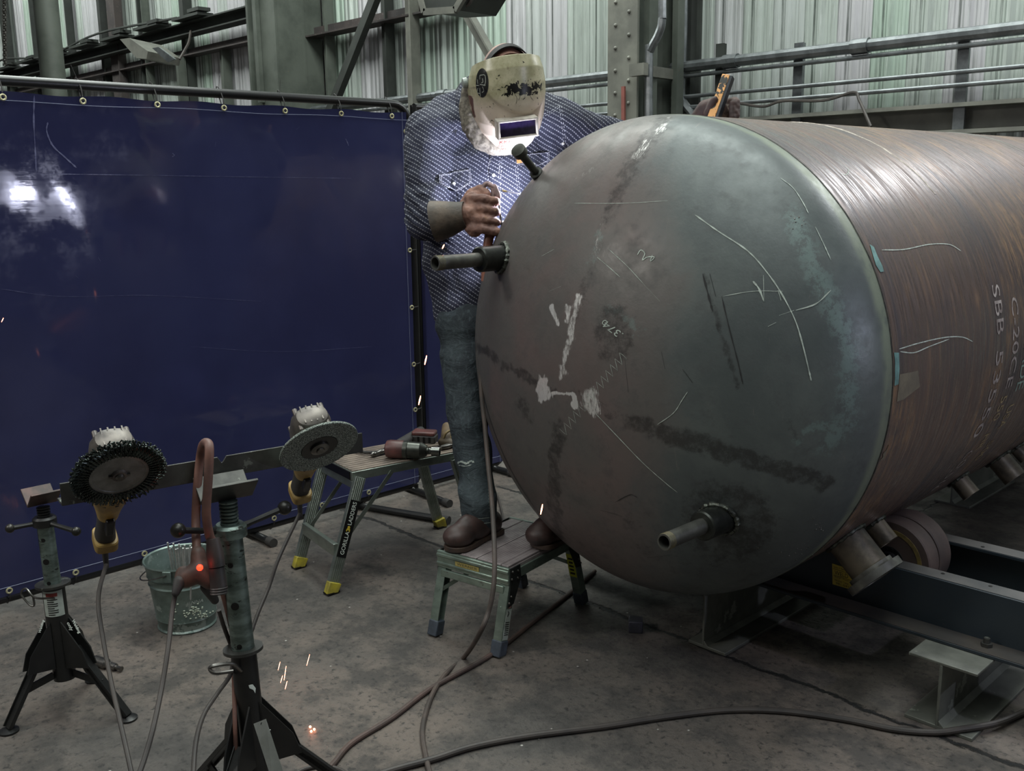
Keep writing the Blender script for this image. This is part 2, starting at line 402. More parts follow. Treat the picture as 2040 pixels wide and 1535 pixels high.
# vertical wall posts behind the girts
for (px, wid, mt, yy) in ((12, .35, M_darkst, 7.8), (70, .16, M_darkst, 7.88), (140, .16, M_darkst, 7.88), (207, .22, M_darkst, 7.88), (231, .42, M_girt, 7.8), (284, .14, M_darkst, 7.88), (293, .1, M_colm, 7.84), (372, .22, M_darkst, 7.88), (355, .16, M_colm, 7.7), (445, .16, M_colm, 7.88), (655, .12, M_colm, 7.84), (773, .13, M_darkst, 7.84), (822, .14, M_rivc, 7.7)):
    m = MB(); xx = X_at(px, 60, yy); h = 7.2 if mt is not M_colm or px > 600 or px < 300 else 3.66
    m.box((xx, yy, h / 2), (wid, .1, h)); m.box((xx + wid / 2, yy - .04, h / 2), (.02, .12, h)); trim(m, mt)
# built-up columns
def rivets(mb, x, y, z0, z1, dx, step, off=0):
    z = z0
    while z < z1:
        for k, s_ in enumerate((-1, 1)): mb.sphere((x + dx * s_, y, z + (step / 2 if k else 0)), .017, 8)
        z += step
t = thing('riveted_steel_column', 'grey riveted steel column with two rows of rivet heads against the wall', 'column', (-5.75, 7.0, 0))
m = MB(); m.box((-5.745, 7.0, 3.7), (.33, .025, 7.4)); obj('flange', m, M_rivc, t)
m = MB(); rivets(m, -5.745, 6.985, 1.4, 4.2, .075, .19); obj('rivet', m, M_rivc, t)['kind'] = 'stuff'
m = MB(); m.box((-5.745, 7.45, 3.7), (.02, .88, 7.4)); obj('web', m, M_colm, t)
m = MB(); m.box((-5.745, 7.9, 3.7), (.36, .03, 7.4)); obj('rear_flange', m, M_darkst, t)
m = MB(); m.box((-5.60, 7.2, 3.7), (.06, .12, 7.4)); m.box((-5.60, 7.6, 3.7), (.06, .1, 7.4)); obj('stiffener', m, M_colm, t)
t = thing('built_up_steel_column', 'broad green-grey crane column standing beyond the blue welding screen', 'column', (-12.0, 7.3, 0))
m = MB(); x0, x1 = X_at(497, 90, 7.2), X_at(552, 90, 7.2); m.box(((x0 + x1) / 2, 7.2, 3.7), (x1 - x0, .03, 7.4)); m.box((x0 + .1, 7.16, 3.7), (.05, .06, 7.4)); m.box((x0 + .3, 7.15, 5.0), (.08, .06, 4.6)); obj('flange', m, M_colm, t)
m = MB(); x2 = X_at(604, 90, 7.6); m.box((x1 - .02, 7.55, 3.7), (.03, .7, 7.4)); m.box(((x1 + x2) / 2, 7.62, 3.7), (x2 - x1, .03, 7.4)); obj('web', m, M_colm, t)
m = MB(); x3, x4 = X_at(604, 90, 7.9), X_at(640, 90, 7.9); m.box(((x3 + x4) / 2, 7.9, 3.7), (x4 - x3, .05, 7.4))
for a in (.12, .36): m.box((x3 + a, 7.84, 3.7), (.07, .07, 7.4))
obj('rear_flange', m, M_girt, t)
m = MB(); rivets(m, x2 - .12, 7.6, 3.0, 4.6, .04, .2); obj('rivet', m, M_colm, t)['kind'] = 'stuff'
# dark post just right of the riveted column, with conduits
t = thing('dark_corner_post', 'dark steel corner post right of the riveted column carrying bracket arm', 'post', (-5.3, 7.9, 0))
m = MB(); xa, xb = X_at(1338, 80, 7.86), X_at(1384, 80, 7.86); m.box(((xa + xb) / 2, 7.86, 3.7), (xb - xa, .12, 7.4)); m.box((xa + .05, 7.76, 3.7), (.07, .1, 7.4)); m.box((xb - .05, 7.78, 3.7), (.04, .08, 7.4)); obj('post', m, M_darkst, t)
m = MB(); p = on(1272, 139, 'y', 6.9); q = on(1350, 150, 'y', 7.7); m.bar(p, q, .05, .09); m.box(p, (.16, .06, .10)); obj('bracket_arm', m, M_rivc, t)
def conduit(name, label, pts, r, mat=None, n=8, group=None):
    m = MB(); m.tube(pts, r, n); o = obj(name, m, mat or M_cond); tag(o, label, 'pipe' if r > .03 else 'conduit', group); return o
p3 = lambda px, py, y: on(px, py, 'y', y)
conduit('bent_conduit', 'grey conduit with a double bend beside the riveted column', spline([p3(1322, -600, 7.0), p3(1320, -30, 7.0), p3(1319, 40, 7.0), p3(1312, 68, 7.0), p3(1296, 100, 7.0), p3(1293, 130, 7.0), p3(1292, 560, 7.0)], 6), .035)
conduit('vertical_conduit', 'grey vertical conduit on the dark corner post, curving at its foot', spline([p3(1364, -500, 7.7), p3(1362, -30, 7.7), p3(1361, 60, 7.7), p3(1358, 150, 7.7), p3(1358, 195, 7.7), p3(1378, 225, 7.7), p3(1400, 250, 7.7)], 6), .04)
conduit('thin_vertical_conduit', 'thin grey conduit left of the curving conduit on the corner post', [p3(1348, 150, 7.6), p3(1348, 560, 7.6)], .02)
zc_ = on(1373, 132, 'y', 7.7).z
for (px, py, r, lab) in ((1373, 132, .05, 'thickest grey pipe along the wall, topmost of the wall pipes'), (1361, 152, .018, 'thin conduit directly beneath the thick wall pipe'), (1361, 193, .018, 'thin conduit third from the top along the wall'), (1472, 205, .018, 'lowest thin conduit running along the wall above the sill beam')):
    a = on(px, py, 'y', 7.7); x0 = -22 if r > .04 else -11.4
    m = MB(); m.tube([(x0, 7.7, a.z), (-5.9, 7.7, a.z)], r, 10); m.tube([(-5.9, 7.7, a.z), (0.6, 7.7, a.z)], r, 10)
    if r > .04:
        for xx in (-9, -5.1, -3.9, -2.6, -1.4): m.tube([(xx - .07, 7.7, a.z), (xx + .07, 7.7, a.z)], r * 1.25, 10)
    o = obj('wall_pipe', m, M_cond); tag(o, lab, 'pipe', 'pipes running along the corrugated wall')
for i, (px, lab) in enumerate(((1431, 'grey strut post carrying the wall pipes nearest the corner post'), (1587, 'middle grey strut post carrying the wall pipes'), (1913, 'rightmost grey strut post carrying the wall pipes'))):
    xx = X_at(px, 170, 7.74); zt = on(px, 110, 'y', 7.74).z + .1; zb = 1.9
    m = MB(); m.box((xx, 7.78, (zt + zb) / 2), (.06, .06, zt - zb)); m.box((xx, 7.755, (zt + zb) / 2), (.085, .012, zt - zb)); o = obj('pipe_strut', m, M_cond if i else M_darkst); tag(o, lab, 'strut', 'strut posts of the wall pipes')
m = MB(); m.tube(spline([p3(1470, 205, 7.65), p3(1520, 212, 7.65), p3(1560, 201, 7.65), p3(1640, 200, 7.65), p3(1700, 184, 7.65), p3(1712, 200, 7.6), p3(1735, 252, 7.5)], 6), .012, 6)
tag(obj('loose_wire', m, M_cord), 'thin loose wire sagging along the lowest wall conduit', 'wire')
# diagonal braces
m = MB(); m.bar(p3(907, -410, 7.5), p3(640, 265, 7.5), .14, .05, (0, 1, 0)); m.bar(p3(913, -410, 7.46), p3(646, 265, 7.46), .03, .09, (0, 1, 0))
tag(obj('diagonal_brace', m, M_darkst), 'dark bolted angle brace leaning left behind the blue screen', 'brace', 'diagonal wall braces')
m = MB(); m.bar(p3(682, -411, 7.2), p3(1045, 228, 7.2), .11, .05, (0, 1, 0)); m.bar(p3(689, -411, 7.15), p3(1050, 226, 7.15), .02, .09, (0, 1, 0))
tag(obj('diagonal_brace', m, M_rivc), 'light grey angle brace leaning right above the welder', 'brace', 'diagonal wall braces')
# green-grey pole, chain, floodlights
m = MB(); p = on(98, 75, 'y', 4.0); m.tube([(p.x, p.y, 0), (p.x, p.y, 5)], .12, 24); tag(obj('steel_pole', m, M_colm), 'round green-grey steel pole rising behind the left of the screen', 'pole')
m = MB(); c0 = on(8, -20, 'y', 4.5); c1 = on(10, 125, 'y', 4.5)
for i in range(30):
    p = c0.lerp(c1, i / 29); a = Vector((1, 0, 0)) if i % 2 else Vector((0, 1, 0))
    m.tube([p + a * .022 * math.cos(k * PI / 4) + Vector((0, 0, .038 * math.sin(k * PI / 4))) for k in range(9)], .007, 6, False)
tag(obj('hoist_chain', m, M_steel), 'steel hoist chain hanging at the upper left edge', 'chain')
t = thing('floodlight', 'unlit grey trough floodlight hung on the left wall girt', 'floodlight', on(325, 105, 'y', 7.2))
a, b, c, d = p3(300, 92, 7.3), p3(343, 100, 6.9), p3(362, 122, 6.9), p3(352, 128, 7.3)
m = MB(); ctr = (a + c) / 2; m.prism([p3(303, 92, 7.2), p3(322, 90, 7.2), p3(360, 116, 7.2), p3(357, 131, 7.2), p3(336, 129, 7.2)], (0, -.5, .06)); obj('housing', m, M_rivc, t)
m = MB(); m.prism([p3(307, 96, 6.68), p3(320, 94, 6.68), p3(352, 118, 6.68), p3(338, 124, 6.68)], (0, -.03, 0)); obj('reflector', m, M_cond, t)
m = MB(); m.tube(spline([p3(358, 118, 7.1), p3(368, 100, 7.2), p3(376, 84, 7.4), p3(380, 62, 7.6)], 5), .02, 6); obj('cable', m, M_cord, t)
t = thing('trough_light', 'unlit wide trough lamp at the top edge above the welder', 'lamp', on(868, 0, 'y', 6.2))
m = MB(); A, B, Cc, Dd = p3(835, -18, 6.2), p3(846, 24, 6.2), p3(908, 20, 6.2), p3(930, -18, 6.2); m.prism([A, B, Cc, Dd], (0, .5, 0)); obj('housing', m, M_darkst, t)
m = MB(); m.bar(B, Cc, .04, .06); m.bar(B, p3(835, -18, 6.2), .04, .06); m.bar(Cc, Dd, .04, .06); obj('rim', m, M_rivc, t)
m = MB(); m.tube(spline([p3(925, 12, 6.3), p3(935, 6, 6.3), p3(940, -8, 6.3), p3(944, -40, 6.3)], 5), .02, 6); obj('cable', m, M_cord, t)
# red scale strip on the riveted column, painted ring on the wall
m = MB(); a = on(1242, 172, 'y', 6.96); b = on(1242, 240, 'y', 6.96); m.bar(a, b, .035, .02, (0, 1, 0))
tag(obj('red_marker_strip', m, M('faded_red', (132, 78, 70), (110, 66, 60), .6)), 'thin faded red strip on the riveted column', 'strip')
m = MB(); cr = on(1913, 252, 'y', 7.95); rr = .13; R_ = []
for k in range(-2, 15): R_.append(cr + Vector((rr * math.cos(k * PI / 8), 0, rr * 1.1 * math.sin(k * PI / 8))))
for k in range(len(R_) - 1): m.bar(R_[k], R_[k + 1], .03, .006, (0, 1, 0))
tag(obj('painted_ring', m, M('maroon_spray_paint', (120, 74, 86), None, .8)), 'maroon spray-painted ring low on the wall at the right', 'marking')
# ------------------------------------------------------------------ the tank
TX, TY, TZ, TR, HD = -1.907, 2.539, 0.998, 0.762, 0.415
tank = thing('steel_pressure_tank', 'large dark steel pressure tank lying on turning rolls, domed head towards the camera', 'tank', (TX, TY, 0))
def px_seg(px, py, poly):                                   # distance in image units to a polyline
    d = np.full(px.shape, 1e9)
    for (a, b) in zip(poly[:-1], poly[1:]):
        ax, ay, bx, by = a[0], a[1], b[0], b[1]; L = (bx - ax) ** 2 + (by - ay) ** 2
        t = np.clip(((px - ax) * (bx - ax) + (py - ay) * (by - ay)) / L, 0, 1)
        d = np.minimum(d, np.hypot(px - ax - t * (bx - ax), py - ay - t * (by - ay)))
    return d
NU, NT_ = 230, 760
us = np.linspace(.002, PI / 2, NU); th = np.linspace(0, 2 * PI, NT_, endpoint=False)
U, T = np.meshgrid(us, th, indexing='ij')
PX = TX + TR * np.sin(U) * np.cos(T); PY = TY - .03 - (HD - .03) * np.cos(U); PZ = TZ + TR * np.sin(U) * np.sin(T)
V3 = np.stack([PX, PY, PZ], -1).reshape(-1, 3)
V3 = np.vstack([V3, np.stack([TX + TR * np.cos(th), np.full(NT_, TY), TZ + TR * np.sin(th)], -1)])
cc = (RM.T @ (V3 - np.array([0, 0, EYE])).T); ix = CX + F * cc[0] / -cc[2]; iy = CY - F * cc[1] / -cc[2]
ffs = [(i * NT_ + j, (i + 1) * NT_ + j, (i + 1) * NT_ + (j + 1) % NT_, i * NT_ + (j + 1) % NT_) for i in range(NU) for j in range(NT_)]
ffs.append(tuple(range(NT_)))
hm = MB(); hm.v = [Vector(v) for v in V3.tolist()]; hm.f = ffs
ns_ = np.array([9 * noise.noise(Vector(v) * 22) + 7 * noise.noise(Vector((v[0] * 60, v[1] * 60, v[2] * 60 + 9))) for v in V3.tolist()])
def soft(d, r0, r1):
    d = d + ns_ * min(1.0, r1 / 14)
    return soft_(d, r0, r1)
def soft_(d, r0, r1): return 1 - np.clip((d - r0) / (r1 - r0), 0, 1)
# worn marks and darker zones, plus painted coupling shadow and metal glints, on the dome
c_dark = np.zeros(len(V3)); c_bright = c_dark.copy(); c_teal = c_dark.copy(); c_rust = c_dark.copy()
for poly, w0, w1, s_ in (([(945, 688), (975, 705), (1010, 730), (1060, 757), (1100, 780)], 4, 13, .9), ([(1150, 785), (1250, 835), (1340, 868)], 7, 16, .5), ([(1262, 845), (1380, 880), (1500, 918), (1640, 958)], 13, 26, 1.0),
                         ([(1322, 242), (1282, 285), (1235, 370), (1215, 420)], 9, 24, .75), ([(1215, 420), (1190, 500), (1165, 570), (1140, 650)], 4, 18, .45), ([(1112, 850), (1106, 930), (1104, 1010), (1112, 1070)], 8, 20, .85), ([(1404, 545), (1430, 640), (1470, 770)], 3, 8, .7),
                         ([(1220, 640), (1222, 690)], 26, 46, .75), ([(1432, 1035), (1470, 1045)], 58, 100, .8), ([(1040, 800), (1055, 830)], 6, 26, .6), ([(1020, 520), (1060, 530)], 8, 16, .3), ([(1100, 1090), (1500, 1120)], 10, 80, .35), ([(1130, 940), (1340, 1060)], 3, 40, .3), ([(1245, 1040), (1300, 1050)], 2, 20, .5), ([(1580, 870), (1570, 850), (1610, 890)], 4, 20, .5)):  # includes the left coupling's cast shadow, painted beside it
    c_dark = np.maximum(c_dark, soft(px_seg(ix, iy, poly), w0, w1) * s_)
for poly, w0, w1, s_ in (([(1083, 762), (1086, 788)], 8, 16, 1.0), ([(1100, 782), (1140, 785)], 1.5, 4, 1), ([(1146, 790), (1146, 806)], 4, 7, 1), ([(1172, 790), (1180, 812)], 14, 26, .75), ([(1152, 590), (1140, 650), (1124, 720), (1118, 750)], 3, 10, .75), ([(1098, 610), (1112, 645)], 2, 6, .9), ([(1132, 612), (1130, 640)], 3, 9, .8),
                         ([(1335, 240), (1308, 264)], 2, 11, .5), ([(1287, 286), (1270, 314)], 3, 16, .52), ([(1180, 335), (1140, 360)], 1, 9, .45), ([(1540, 228), (1700, 400)], 1, 3, .3), ([(1200, 450), (1190, 500)], 3, 10, .35)):
    c_bright = np.maximum(c_bright, soft(px_seg(ix, iy, poly), w0, w1) * s_)
c_teal = soft(px_seg(ix, iy, [(1585, 440), (1625, 540), (1662, 620), (1688, 700), (1692, 770), (1690, 840), (1650, 880)]), 4, 44) * .85
c_teal = np.maximum(c_teal, .55 * soft(px_seg(ix, iy, [(1215, 615), (1245, 625), (1270, 660)]), 6, 18))
c_teal = np.maximum(c_teal, .5 * soft(px_seg(ix, iy, [(1195, 470), (1180, 520)]), 5, 14))
c_teal = np.maximum(c_teal, .8 * soft(px_seg(ix, iy, [(1585, 875), (1625, 850), (1660, 845)]), 6, 16))
c_rust = np.clip((1480 - ix) / 330, 0, 1)
attr = np.stack([c_dark, c_bright, c_teal, c_rust], -1).astype(np.float32)
def head_mat():
    t = NT('dished_head_steel'); a = t.new('ShaderNodeAttribute', attribute_name='marks'); s = t.new('ShaderNodeSeparateColor'); t.link(a.outputs['Color'], s.inputs[0])
    dk, br, te, ru = s.outputs[0], s.outputs[1], s.outputs[2], a.outputs['Alpha']
    n1 = t.noise(2.6, 8, .62, None, .3); n2 = t.noise(16, 8, .68); n3 = t.noise(70, 6, .7)
    cool = t.mix(t.step(n1, .4, .62), lin((84, 90, 90)), lin((98, 104, 102))); warm = t.mix(t.step(n1, .38, .6), lin((108, 97, 94)), lin((98, 95, 92)))
    col = t.mix(t.step(t.math('ADD', ru, t.math('MULTIPLY', t.math('SUBTRACT', n1, .5), 1.4)), .3, .7), cool, warm)
    col = t.mix(t.step(n2, .5, .72, 0, .4), col, lin((72, 72, 72)))
    streak = t.noise(5, 8, .75, t.mapped((9, 1, 1), (0, .5, 0))); col = t.mix(t.step(streak, .64, .72, 0, .35), col, lin((128, 122, 116)))
    tf = t.math('MULTIPLY', te, t.step(t.math('ADD', t.noise(30, 9, .85), t.math('MULTIPLY', te, .16)), .56, .64))
    col = t.mix(t.math('MULTIPLY', tf, .8), col, lin((112, 130, 126)))
    dn = t.noise(24, 9, .8); df = t.math('MULTIPLY', t.step(dk, .0, .5), t.step(t.math('ADD', dn, t.math('MULTIPLY', dk, .26)), .55, .82, 0, .7)); col = t.mix(df, col, lin((38, 35, 34)))
    bf = t.math('MULTIPLY', t.step(br, 0, .4), t.step(t.math('ADD', t.noise(38, 8, .8, t.mapped((4, 1, 1), (0, .5, 0))), t.math('MULTIPLY', br, .42)), .66, .92))
    col = t.mix(bf, col, lin((240, 238, 234)))  # ground metal spots, their specular glint painted in as near-white
    rim = t.new('ShaderNodeSeparateXYZ'); t.link(t.oc(), rim.inputs[0])
    rf = t.math('MULTIPLY', t.step(t.math('ADD', rim.outputs['Y'], t.math('MULTIPLY', t.math('SUBTRACT', n2, .5), .03)), -.062, -.03), t.step(n2, .36, .52, .35, .8)); col = t.mix(rf, col, lin((122, 130, 112)))
    rough = t.math('SUBTRACT', t.step(n2, .3, .7, .38, .56), t.math('MULTIPLY', bf, .05))
    metal = t.math('MULTIPLY_ADD', bf, .4, .25)
    return t.out(col, rough, metal, t.bump(n3, .12, .003, t.bump(n2, .15, .006)))
head = obj('dished_head', hm, head_mat(), tank, flat=True)
head.data.shade_smooth(); head.data.set_sharp_from_angle(angle=math.radians(50))
ca = head.data.color_attributes.new('marks', 'FLOAT_COLOR', 'POINT'); ca.data.foreach_set('color', attr.ravel())

def shell_mat():
    t = NT('rolled_shell_plate'); x = t.new('ShaderNodeSeparateXYZ'); t.link(t.oc(), x.inputs[0])
    n1 = t.noise(1.6, 8, .65); n2 = t.noise(9, 8, .7, t.mapped((.5, 5, .5))); ring = t.noise(3, 6, .7, t.mapped((.12, 5, .12))); fine = t.noise(26, 6, .75, t.mapped((.35, 4, .35)))
    col = t.mix(t.step(n1, .38, .62), lin((98, 82, 76)), lin((84, 74, 74)))
    col = t.mix(t.step(n2, .48, .68, 0, .65), col, lin((128, 102, 84)))
    col = t.mix(t.step(ring, .56, .66, 0, .6), col, lin((66, 66, 74)))
    col = t.mix(t.step(fine, .6, .72, 0, .5), col, lin((70, 62, 60)))
    col = t.mix(t.step(t.noise(11, 7, .8, t.mapped((.4, 3, .4), (0, 0, 0), (4, 2, 1))), .64, .72, 0, .6), col, lin((144, 120, 84)))
    big = t.math('MULTIPLY', t.step(t.noise(1.7, 4, .6, t.mapped((1, 1, 1), (0, 0, 0), (2, 7, 1))), .5, .6), t.step(t.noise(20, 8, .8, t.mapped((.5, 2, .5))), .45, .6)); col = t.mix(t.math('MULTIPLY', big, .7), col, lin((150, 118, 88)))
    col = t.mix(t.step(t.noise(2.2, 5, .6, t.mapped((.5, 1.6, .5), (0, 0, 0), (5, 3, 8))), .56, .68, 0, .75), col, lin((58, 58, 66)))
    rg = t.step(t.math('ADD', t.math('MULTIPLY', fine, .5), t.math('MULTIPLY', t.noise(14, 4, .7, t.mapped((.2, 7, .2))), .5)), .42, .58, .24, .62)
    return t.out(col, rg, .35, t.bump(fine, .2, .003))
SL = 4.8; m = MB(); n = 192; rings = [0.006, .2, 1, 2, 3, 4, SL]
for L in rings: m.v += [Vector((TX + TR * math.cos(2 * PI * j / n), TY + L, TZ + TR * math.sin(2 * PI * j / n))) for j in range(n)]
for i in range(len(rings) - 1): m.f += [(i * n + j, i * n + (j + 1) % n, (i + 1) * n + (j + 1) % n, (i + 1) * n + j) for j in range(n)]
shell = obj('shell', m, shell_mat(), tank, flat=True); shell.data.shade_smooth()
m = MB()
for k in range(1, 12): pass
m.lathe((TX, TY + SL - .001, TZ), (0, 1, 0), [(TR and .4 * math.cos(a) * 0 + .4 * math.sin(a), TR * math.cos(a)) for a in np.linspace(0, PI / 2 - .01, 12)], 96); obj('rear_head', m, M_millst, tank)
def ring_band(y, r0, w, h, a0=0, a1=2 * PI, mat=None, name='weld_seam', n=200, wob=0):
    mb = MB(); vs = []
    for i in range(n + 1):
        a = a0 + (a1 - a0) * i / n; yy = y + wob * math.sin(a * 31) + wob * random.uniform(-1, 1); e = Vector((math.cos(a), 0, math.sin(a))); c = Vector((TX, yy, TZ))
        vs += [c + e * (r0 - .002) + Vector((0, -w / 2, 0)), c + e * (r0 + h) + Vector((0, -w / 6, 0)), c + e * (r0 + h) + Vector((0, w / 6, 0)), c + e * (r0 - .002) + Vector((0, w / 2, 0))]
    mb.add(vs, [(4 * i + k, 4 * i + k + 1, 4 * i + k + 5, 4 * i + k + 4) for i in range(n) for k in range(3)])
    return obj(name, mb, mat or M_weld, tank)
ring_band(TY + .004, TR, .012, .0025, mat=M('seam_shadow_scale', (30, 30, 28), (58, 56, 50), .6, .2, 60), n=300, wob=.0012, label='dark girth weld between head and shell') if False else None
o = ring_band(TY + .004, TR, .011, .002, mat=M('unpainted_seam', (28, 28, 27), (60, 58, 50), .6, .2, 60), n=300, wob=.001); o['label'] = 'dark girth seam between head and shell'
ring_band(TY + 2.0, TR, .012, .002, mat=M_millst, n=200)
M_chalk = M('soapstone_line', (190, 200, 190), (150, 158, 150), .8, 0, 60)
ring_band(TY + .66, TR, .012, .0018, math.radians(42), math.radians(118), mat=M('scraped_line', (172, 162, 152), (120, 110, 100), .5, .4, 50), name='scraped_line', n=80, wob=.002)

hb = bvh(head); sb = bvh(shell)
# soapstone lines on the dome
m = MB()
for pts, w_ in (([(1385, 428), (1430, 460), (1490, 500), (1530, 545), (1560, 590), (1585, 640), (1600, 690), (1612, 740), (1616, 758)], .0032), ([(1585, 618), (1625, 605), (1655, 578)], .003), ([(1552, 628), (1582, 618)], .003), ([(1530, 650), (1546, 642)], .0025),
                ([(1190, 512), (1215, 533), (1236, 552)], .0016), ([(1212, 495), (1250, 530), (1285, 568)], .0016), ([(1285, 568), (1315, 600)], .0012), ([(1186, 822), (1230, 868), (1280, 920), (1325, 960), (1350, 980)], .0022), ([(1310, 845), (1342, 822), (1360, 795), (1370, 780)], .0018),
                ([(1600, 300), (1575, 300)], .001), ([(1555, 355), (1580, 375), (1600, 405), (1610, 425)], .002), ([(1624, 452), (1640, 485), (1655, 518)], .0022), ([(1145, 405), (1240, 405), (1330, 400)], .001), ([(1080, 510), (1105, 496)], .0022), ([(1095, 580), (1118, 570)], .0016),
                ([(1440, 590), (1500, 580), (1560, 580)], .0014), ([(1500, 560), (1512, 575), (1522, 600)], .004), ([(1521, 548), (1522, 598)], .003), ([(1550, 578), (1556, 598)], .004)):
    obj('soapstone_line', ribbon(hb, pts, w_, jit=.4), M_chalk, tank)
m = MB(); pts = []
for i in range(28): pts.append((1120 + i * 4.6 + (5 if i % 2 else -5), 862 - i * 5.8 + (9 if i % 2 else -9)))
obj('soapstone_zigzag', ribbon(hb, pts, .0012, n=2), M_chalk, tank)
ribbon(hb, [(1270, 508), (1277, 498), (1285, 505), (1280, 518), (1290, 512), (1304, 512), (1296, 520), (1300, 508)], .003, m, n=4)
obj('soapstone_marking', m, M_chalk, tank)
m = MB(); cast_text('.374', hb, (1243, 664), (-34, -26), (-9, 11), .0015, m); cast_text('0', hb, (1212, 641), (-7, -6), (-7, 8), .0015, m)
obj('thickness_lettering', m, M_chalk, tank)
M_scr = M('dark_scratch', (36, 36, 36), None, .7)
for pts, w_ in (([(1438, 590), (1452, 650), (1470, 720), (1480, 765)], .003), ([(1360, 735), (1380, 762)], .003), ([(1318, 700), (1325, 735)], .002), ([(1245, 715), (1252, 780)], .002), ([(1225, 1000), (1255, 985), (1270, 990)], .002), ([(1210, 1020), (1240, 1028)], .002), ([(1290, 1110), (1340, 1104)], .002), ([(1210, 880), (1215, 895)], .002), ([(1195, 1015), (1232, 1024)], .0016), ([(1400, 545), (1412, 590), (1420, 620)], .004), ([(1414, 545), (1426, 590)], .003)):
    obj('scratch', ribbon(hb, pts, w_, jit=.5), M_scr, tank)
m = MB()
for i in range(46):
    q = (random.choice([1520, 1600, 1560, 1625]) + random.gauss(0, 22), 1100 + random.gauss(0, 12)) if i < 26 else (1590 + random.gauss(0, 8), 440 + random.gauss(0, 10)) if i < 34 else (1632 + random.gauss(0, 6), 1050 + random.gauss(0, 8))
    h, nn = cast(hb, *q)
    if h is not None: m.sphere(h, random.uniform(.001, .0025), 6)
obj('weld_spatter', m, M_steel, tank)['kind'] = 'stuff'
# lines and stencils on the shell
m = MB()
for pts, w_ in (([(1756, 498), (1800, 497), (1850, 487), (1890, 487), (1914, 500)], .0028), ([(1790, 695), (1830, 683), (1880, 672), (1915, 671), (1937, 680)], .003), ([(1792, 700), (1820, 702), (1850, 690), (1890, 675)], .003), ([(1680, 330), (1690, 338), (1686, 348), (1676, 346)], .002)):
    obj('soapstone_line', ribbon(sb, pts, w_), M_chalk, tank)
def cyl_text(s, y0, wy, a0, a1, mat):                       # letters run down the shell, tops towards the far end
    mb = text3d(s, lambda u, v: Vector((TX + (TR + .0012) * math.cos(a0 + (a1 - a0) * u), y0 + wy * v, TZ + (TR + .0012) * math.sin(a0 + (a1 - a0) * u))))
    return obj('stencil_lettering', mb, mat, tank)
M_st1 = M('faded_white_stencil', (176, 166, 160), (124, 112, 108), .7, 0, 40); M_st2 = M('faded_ochre_stencil', (172, 154, 112), (124, 106, 86), .7, 0, 40); M_st3 = M('faded_green_stencil', (150, 176, 162), (112, 126, 118), .7, 0, 40)
r_ = math.radians
cyl_text('SBB', 3.28, .06, r_(17), r_(5), M_st1); cyl_text('53550', 3.28, .06, r_(1), r_(-22), M_st1); cyl_text('C-20CE', 3.42, .055, r_(13), r_(-10), M_st1); cyl_text('550', 3.41, .055, r_(-12), r_(-19), M_st2); cyl_text('HR', 3.41, .055, r_(-23), r_(-28), M_st2)
cyl_text('MADE', 3.53, .07, r_(4), r_(-12), M_st3); cyl_text('USA', 3.52, .055, r_(-16), r_(-23), M_st2); cyl_text('500', 3.52, .055, r_(-27), r_(-34), M_st2); cyl_text('CO', 3.33, .06, r_(-27), r_(-33), M_st1); cyl_text('516', 3.3, .055, r_(-34), r_(-41), M_st1)
# green marks beside the seam
m = MB()
patch(sb, [(1732, 487), (1740, 492), (1748, 512), (1757, 530), (1760, 541), (1753, 542), (1744, 528), (1738, 508)], .0015, 6, m); patch(sb, [(1780, 702), (1790, 702), (1791, 735), (1789, 765), (1781, 768), (1779, 735)], .0015, 6, m)
obj('paint_mark', m, M('pale_green_paint_stick', (110, 150, 146), (84, 116, 114), .6, 0, 30), tank)
m = MB(); patch(sb, [(1792, 745), (1828, 738), (1832, 770), (1800, 795), (1786, 800)], .0012, 7, m); patch(sb, [(1770, 885), (1760, 915), (1748, 922), (1754, 905)], .0012, 7, m)
obj('bare_patch', m, M('buff_bare_patch', (124, 116, 98), (104, 96, 84), .6, .2, 20), tank)

# nozzles
def nozzle_y(px, py, tip_px, rc, rp, lc, lp, label):
    h, nn = cast(hb, px, py); ax = Vector((0, -1, 0)); c = h + Vector((0, 0, 0))
    m = MB(); m.lathe(c + Vector((0, .05, 0)), ax, [(0, rc), (.05 + lc - .004, rc), (.05 + lc, rc - .004), (.05 + lc, rp)], 32); nz = obj('nozzle_collar', m, M('oily_collar_steel', (62, 64, 60), (44, 46, 44), .32, .7, 18), tank, label=label)
    m = MB(); p = c + ax * (lc - .01); m.pipe(p, c + ax * lp, rp, rp * .78, 32); obj('pipe_nipple', m, M('grey_pipe_nipple', (112, 112, 106), (92, 92, 88), .38, .7, 20), nz)
    m = MB(); L = lp
    for k in range(7): m.lathe(c + ax * (L - .004 - k * .0035), ax, [(0, rp * .9), (0, rp * .97), (.0012, rp * 1.04), (.0024, rp * .97), (.0024, rp * .9)], 24, closed=True)
    obj('pipe_thread', m, M('rusty_thread', (126, 120, 90), (96, 88, 70), .5, .5, 40), nz)
    m = MB(); K = 40; ring = []
    for k in range(K + 1):
        a = 2 * PI * k / K; q = c + Vector((math.cos(a) * (rc + .004), 0, math.sin(a) * (rc + .004)))
        hh = hb.ray_cast(Vector((q.x, q.y - 1.0, q.z)), Vector((0, 1, 0)))[0]
        if hh is None: hh = q
        ring.append(hh + Vector((0, -.003, 0)))
    m.tube(ring, [.0085 + .0022 * math.sin(k * 2.3) for k in range(K + 1)], 8, False); obj('fillet_weld', m, M_weld, nz)
    return c
c1 = nozzle_y(1000, 513, 883, .041, .0225, .105, .285, 'left coupling with pipe nipple on the dome')
c2 = nozzle_y(1433, 1033, 1325, .042, .0225, .085, .255, 'lower coupling with pipe nipple on the dome')
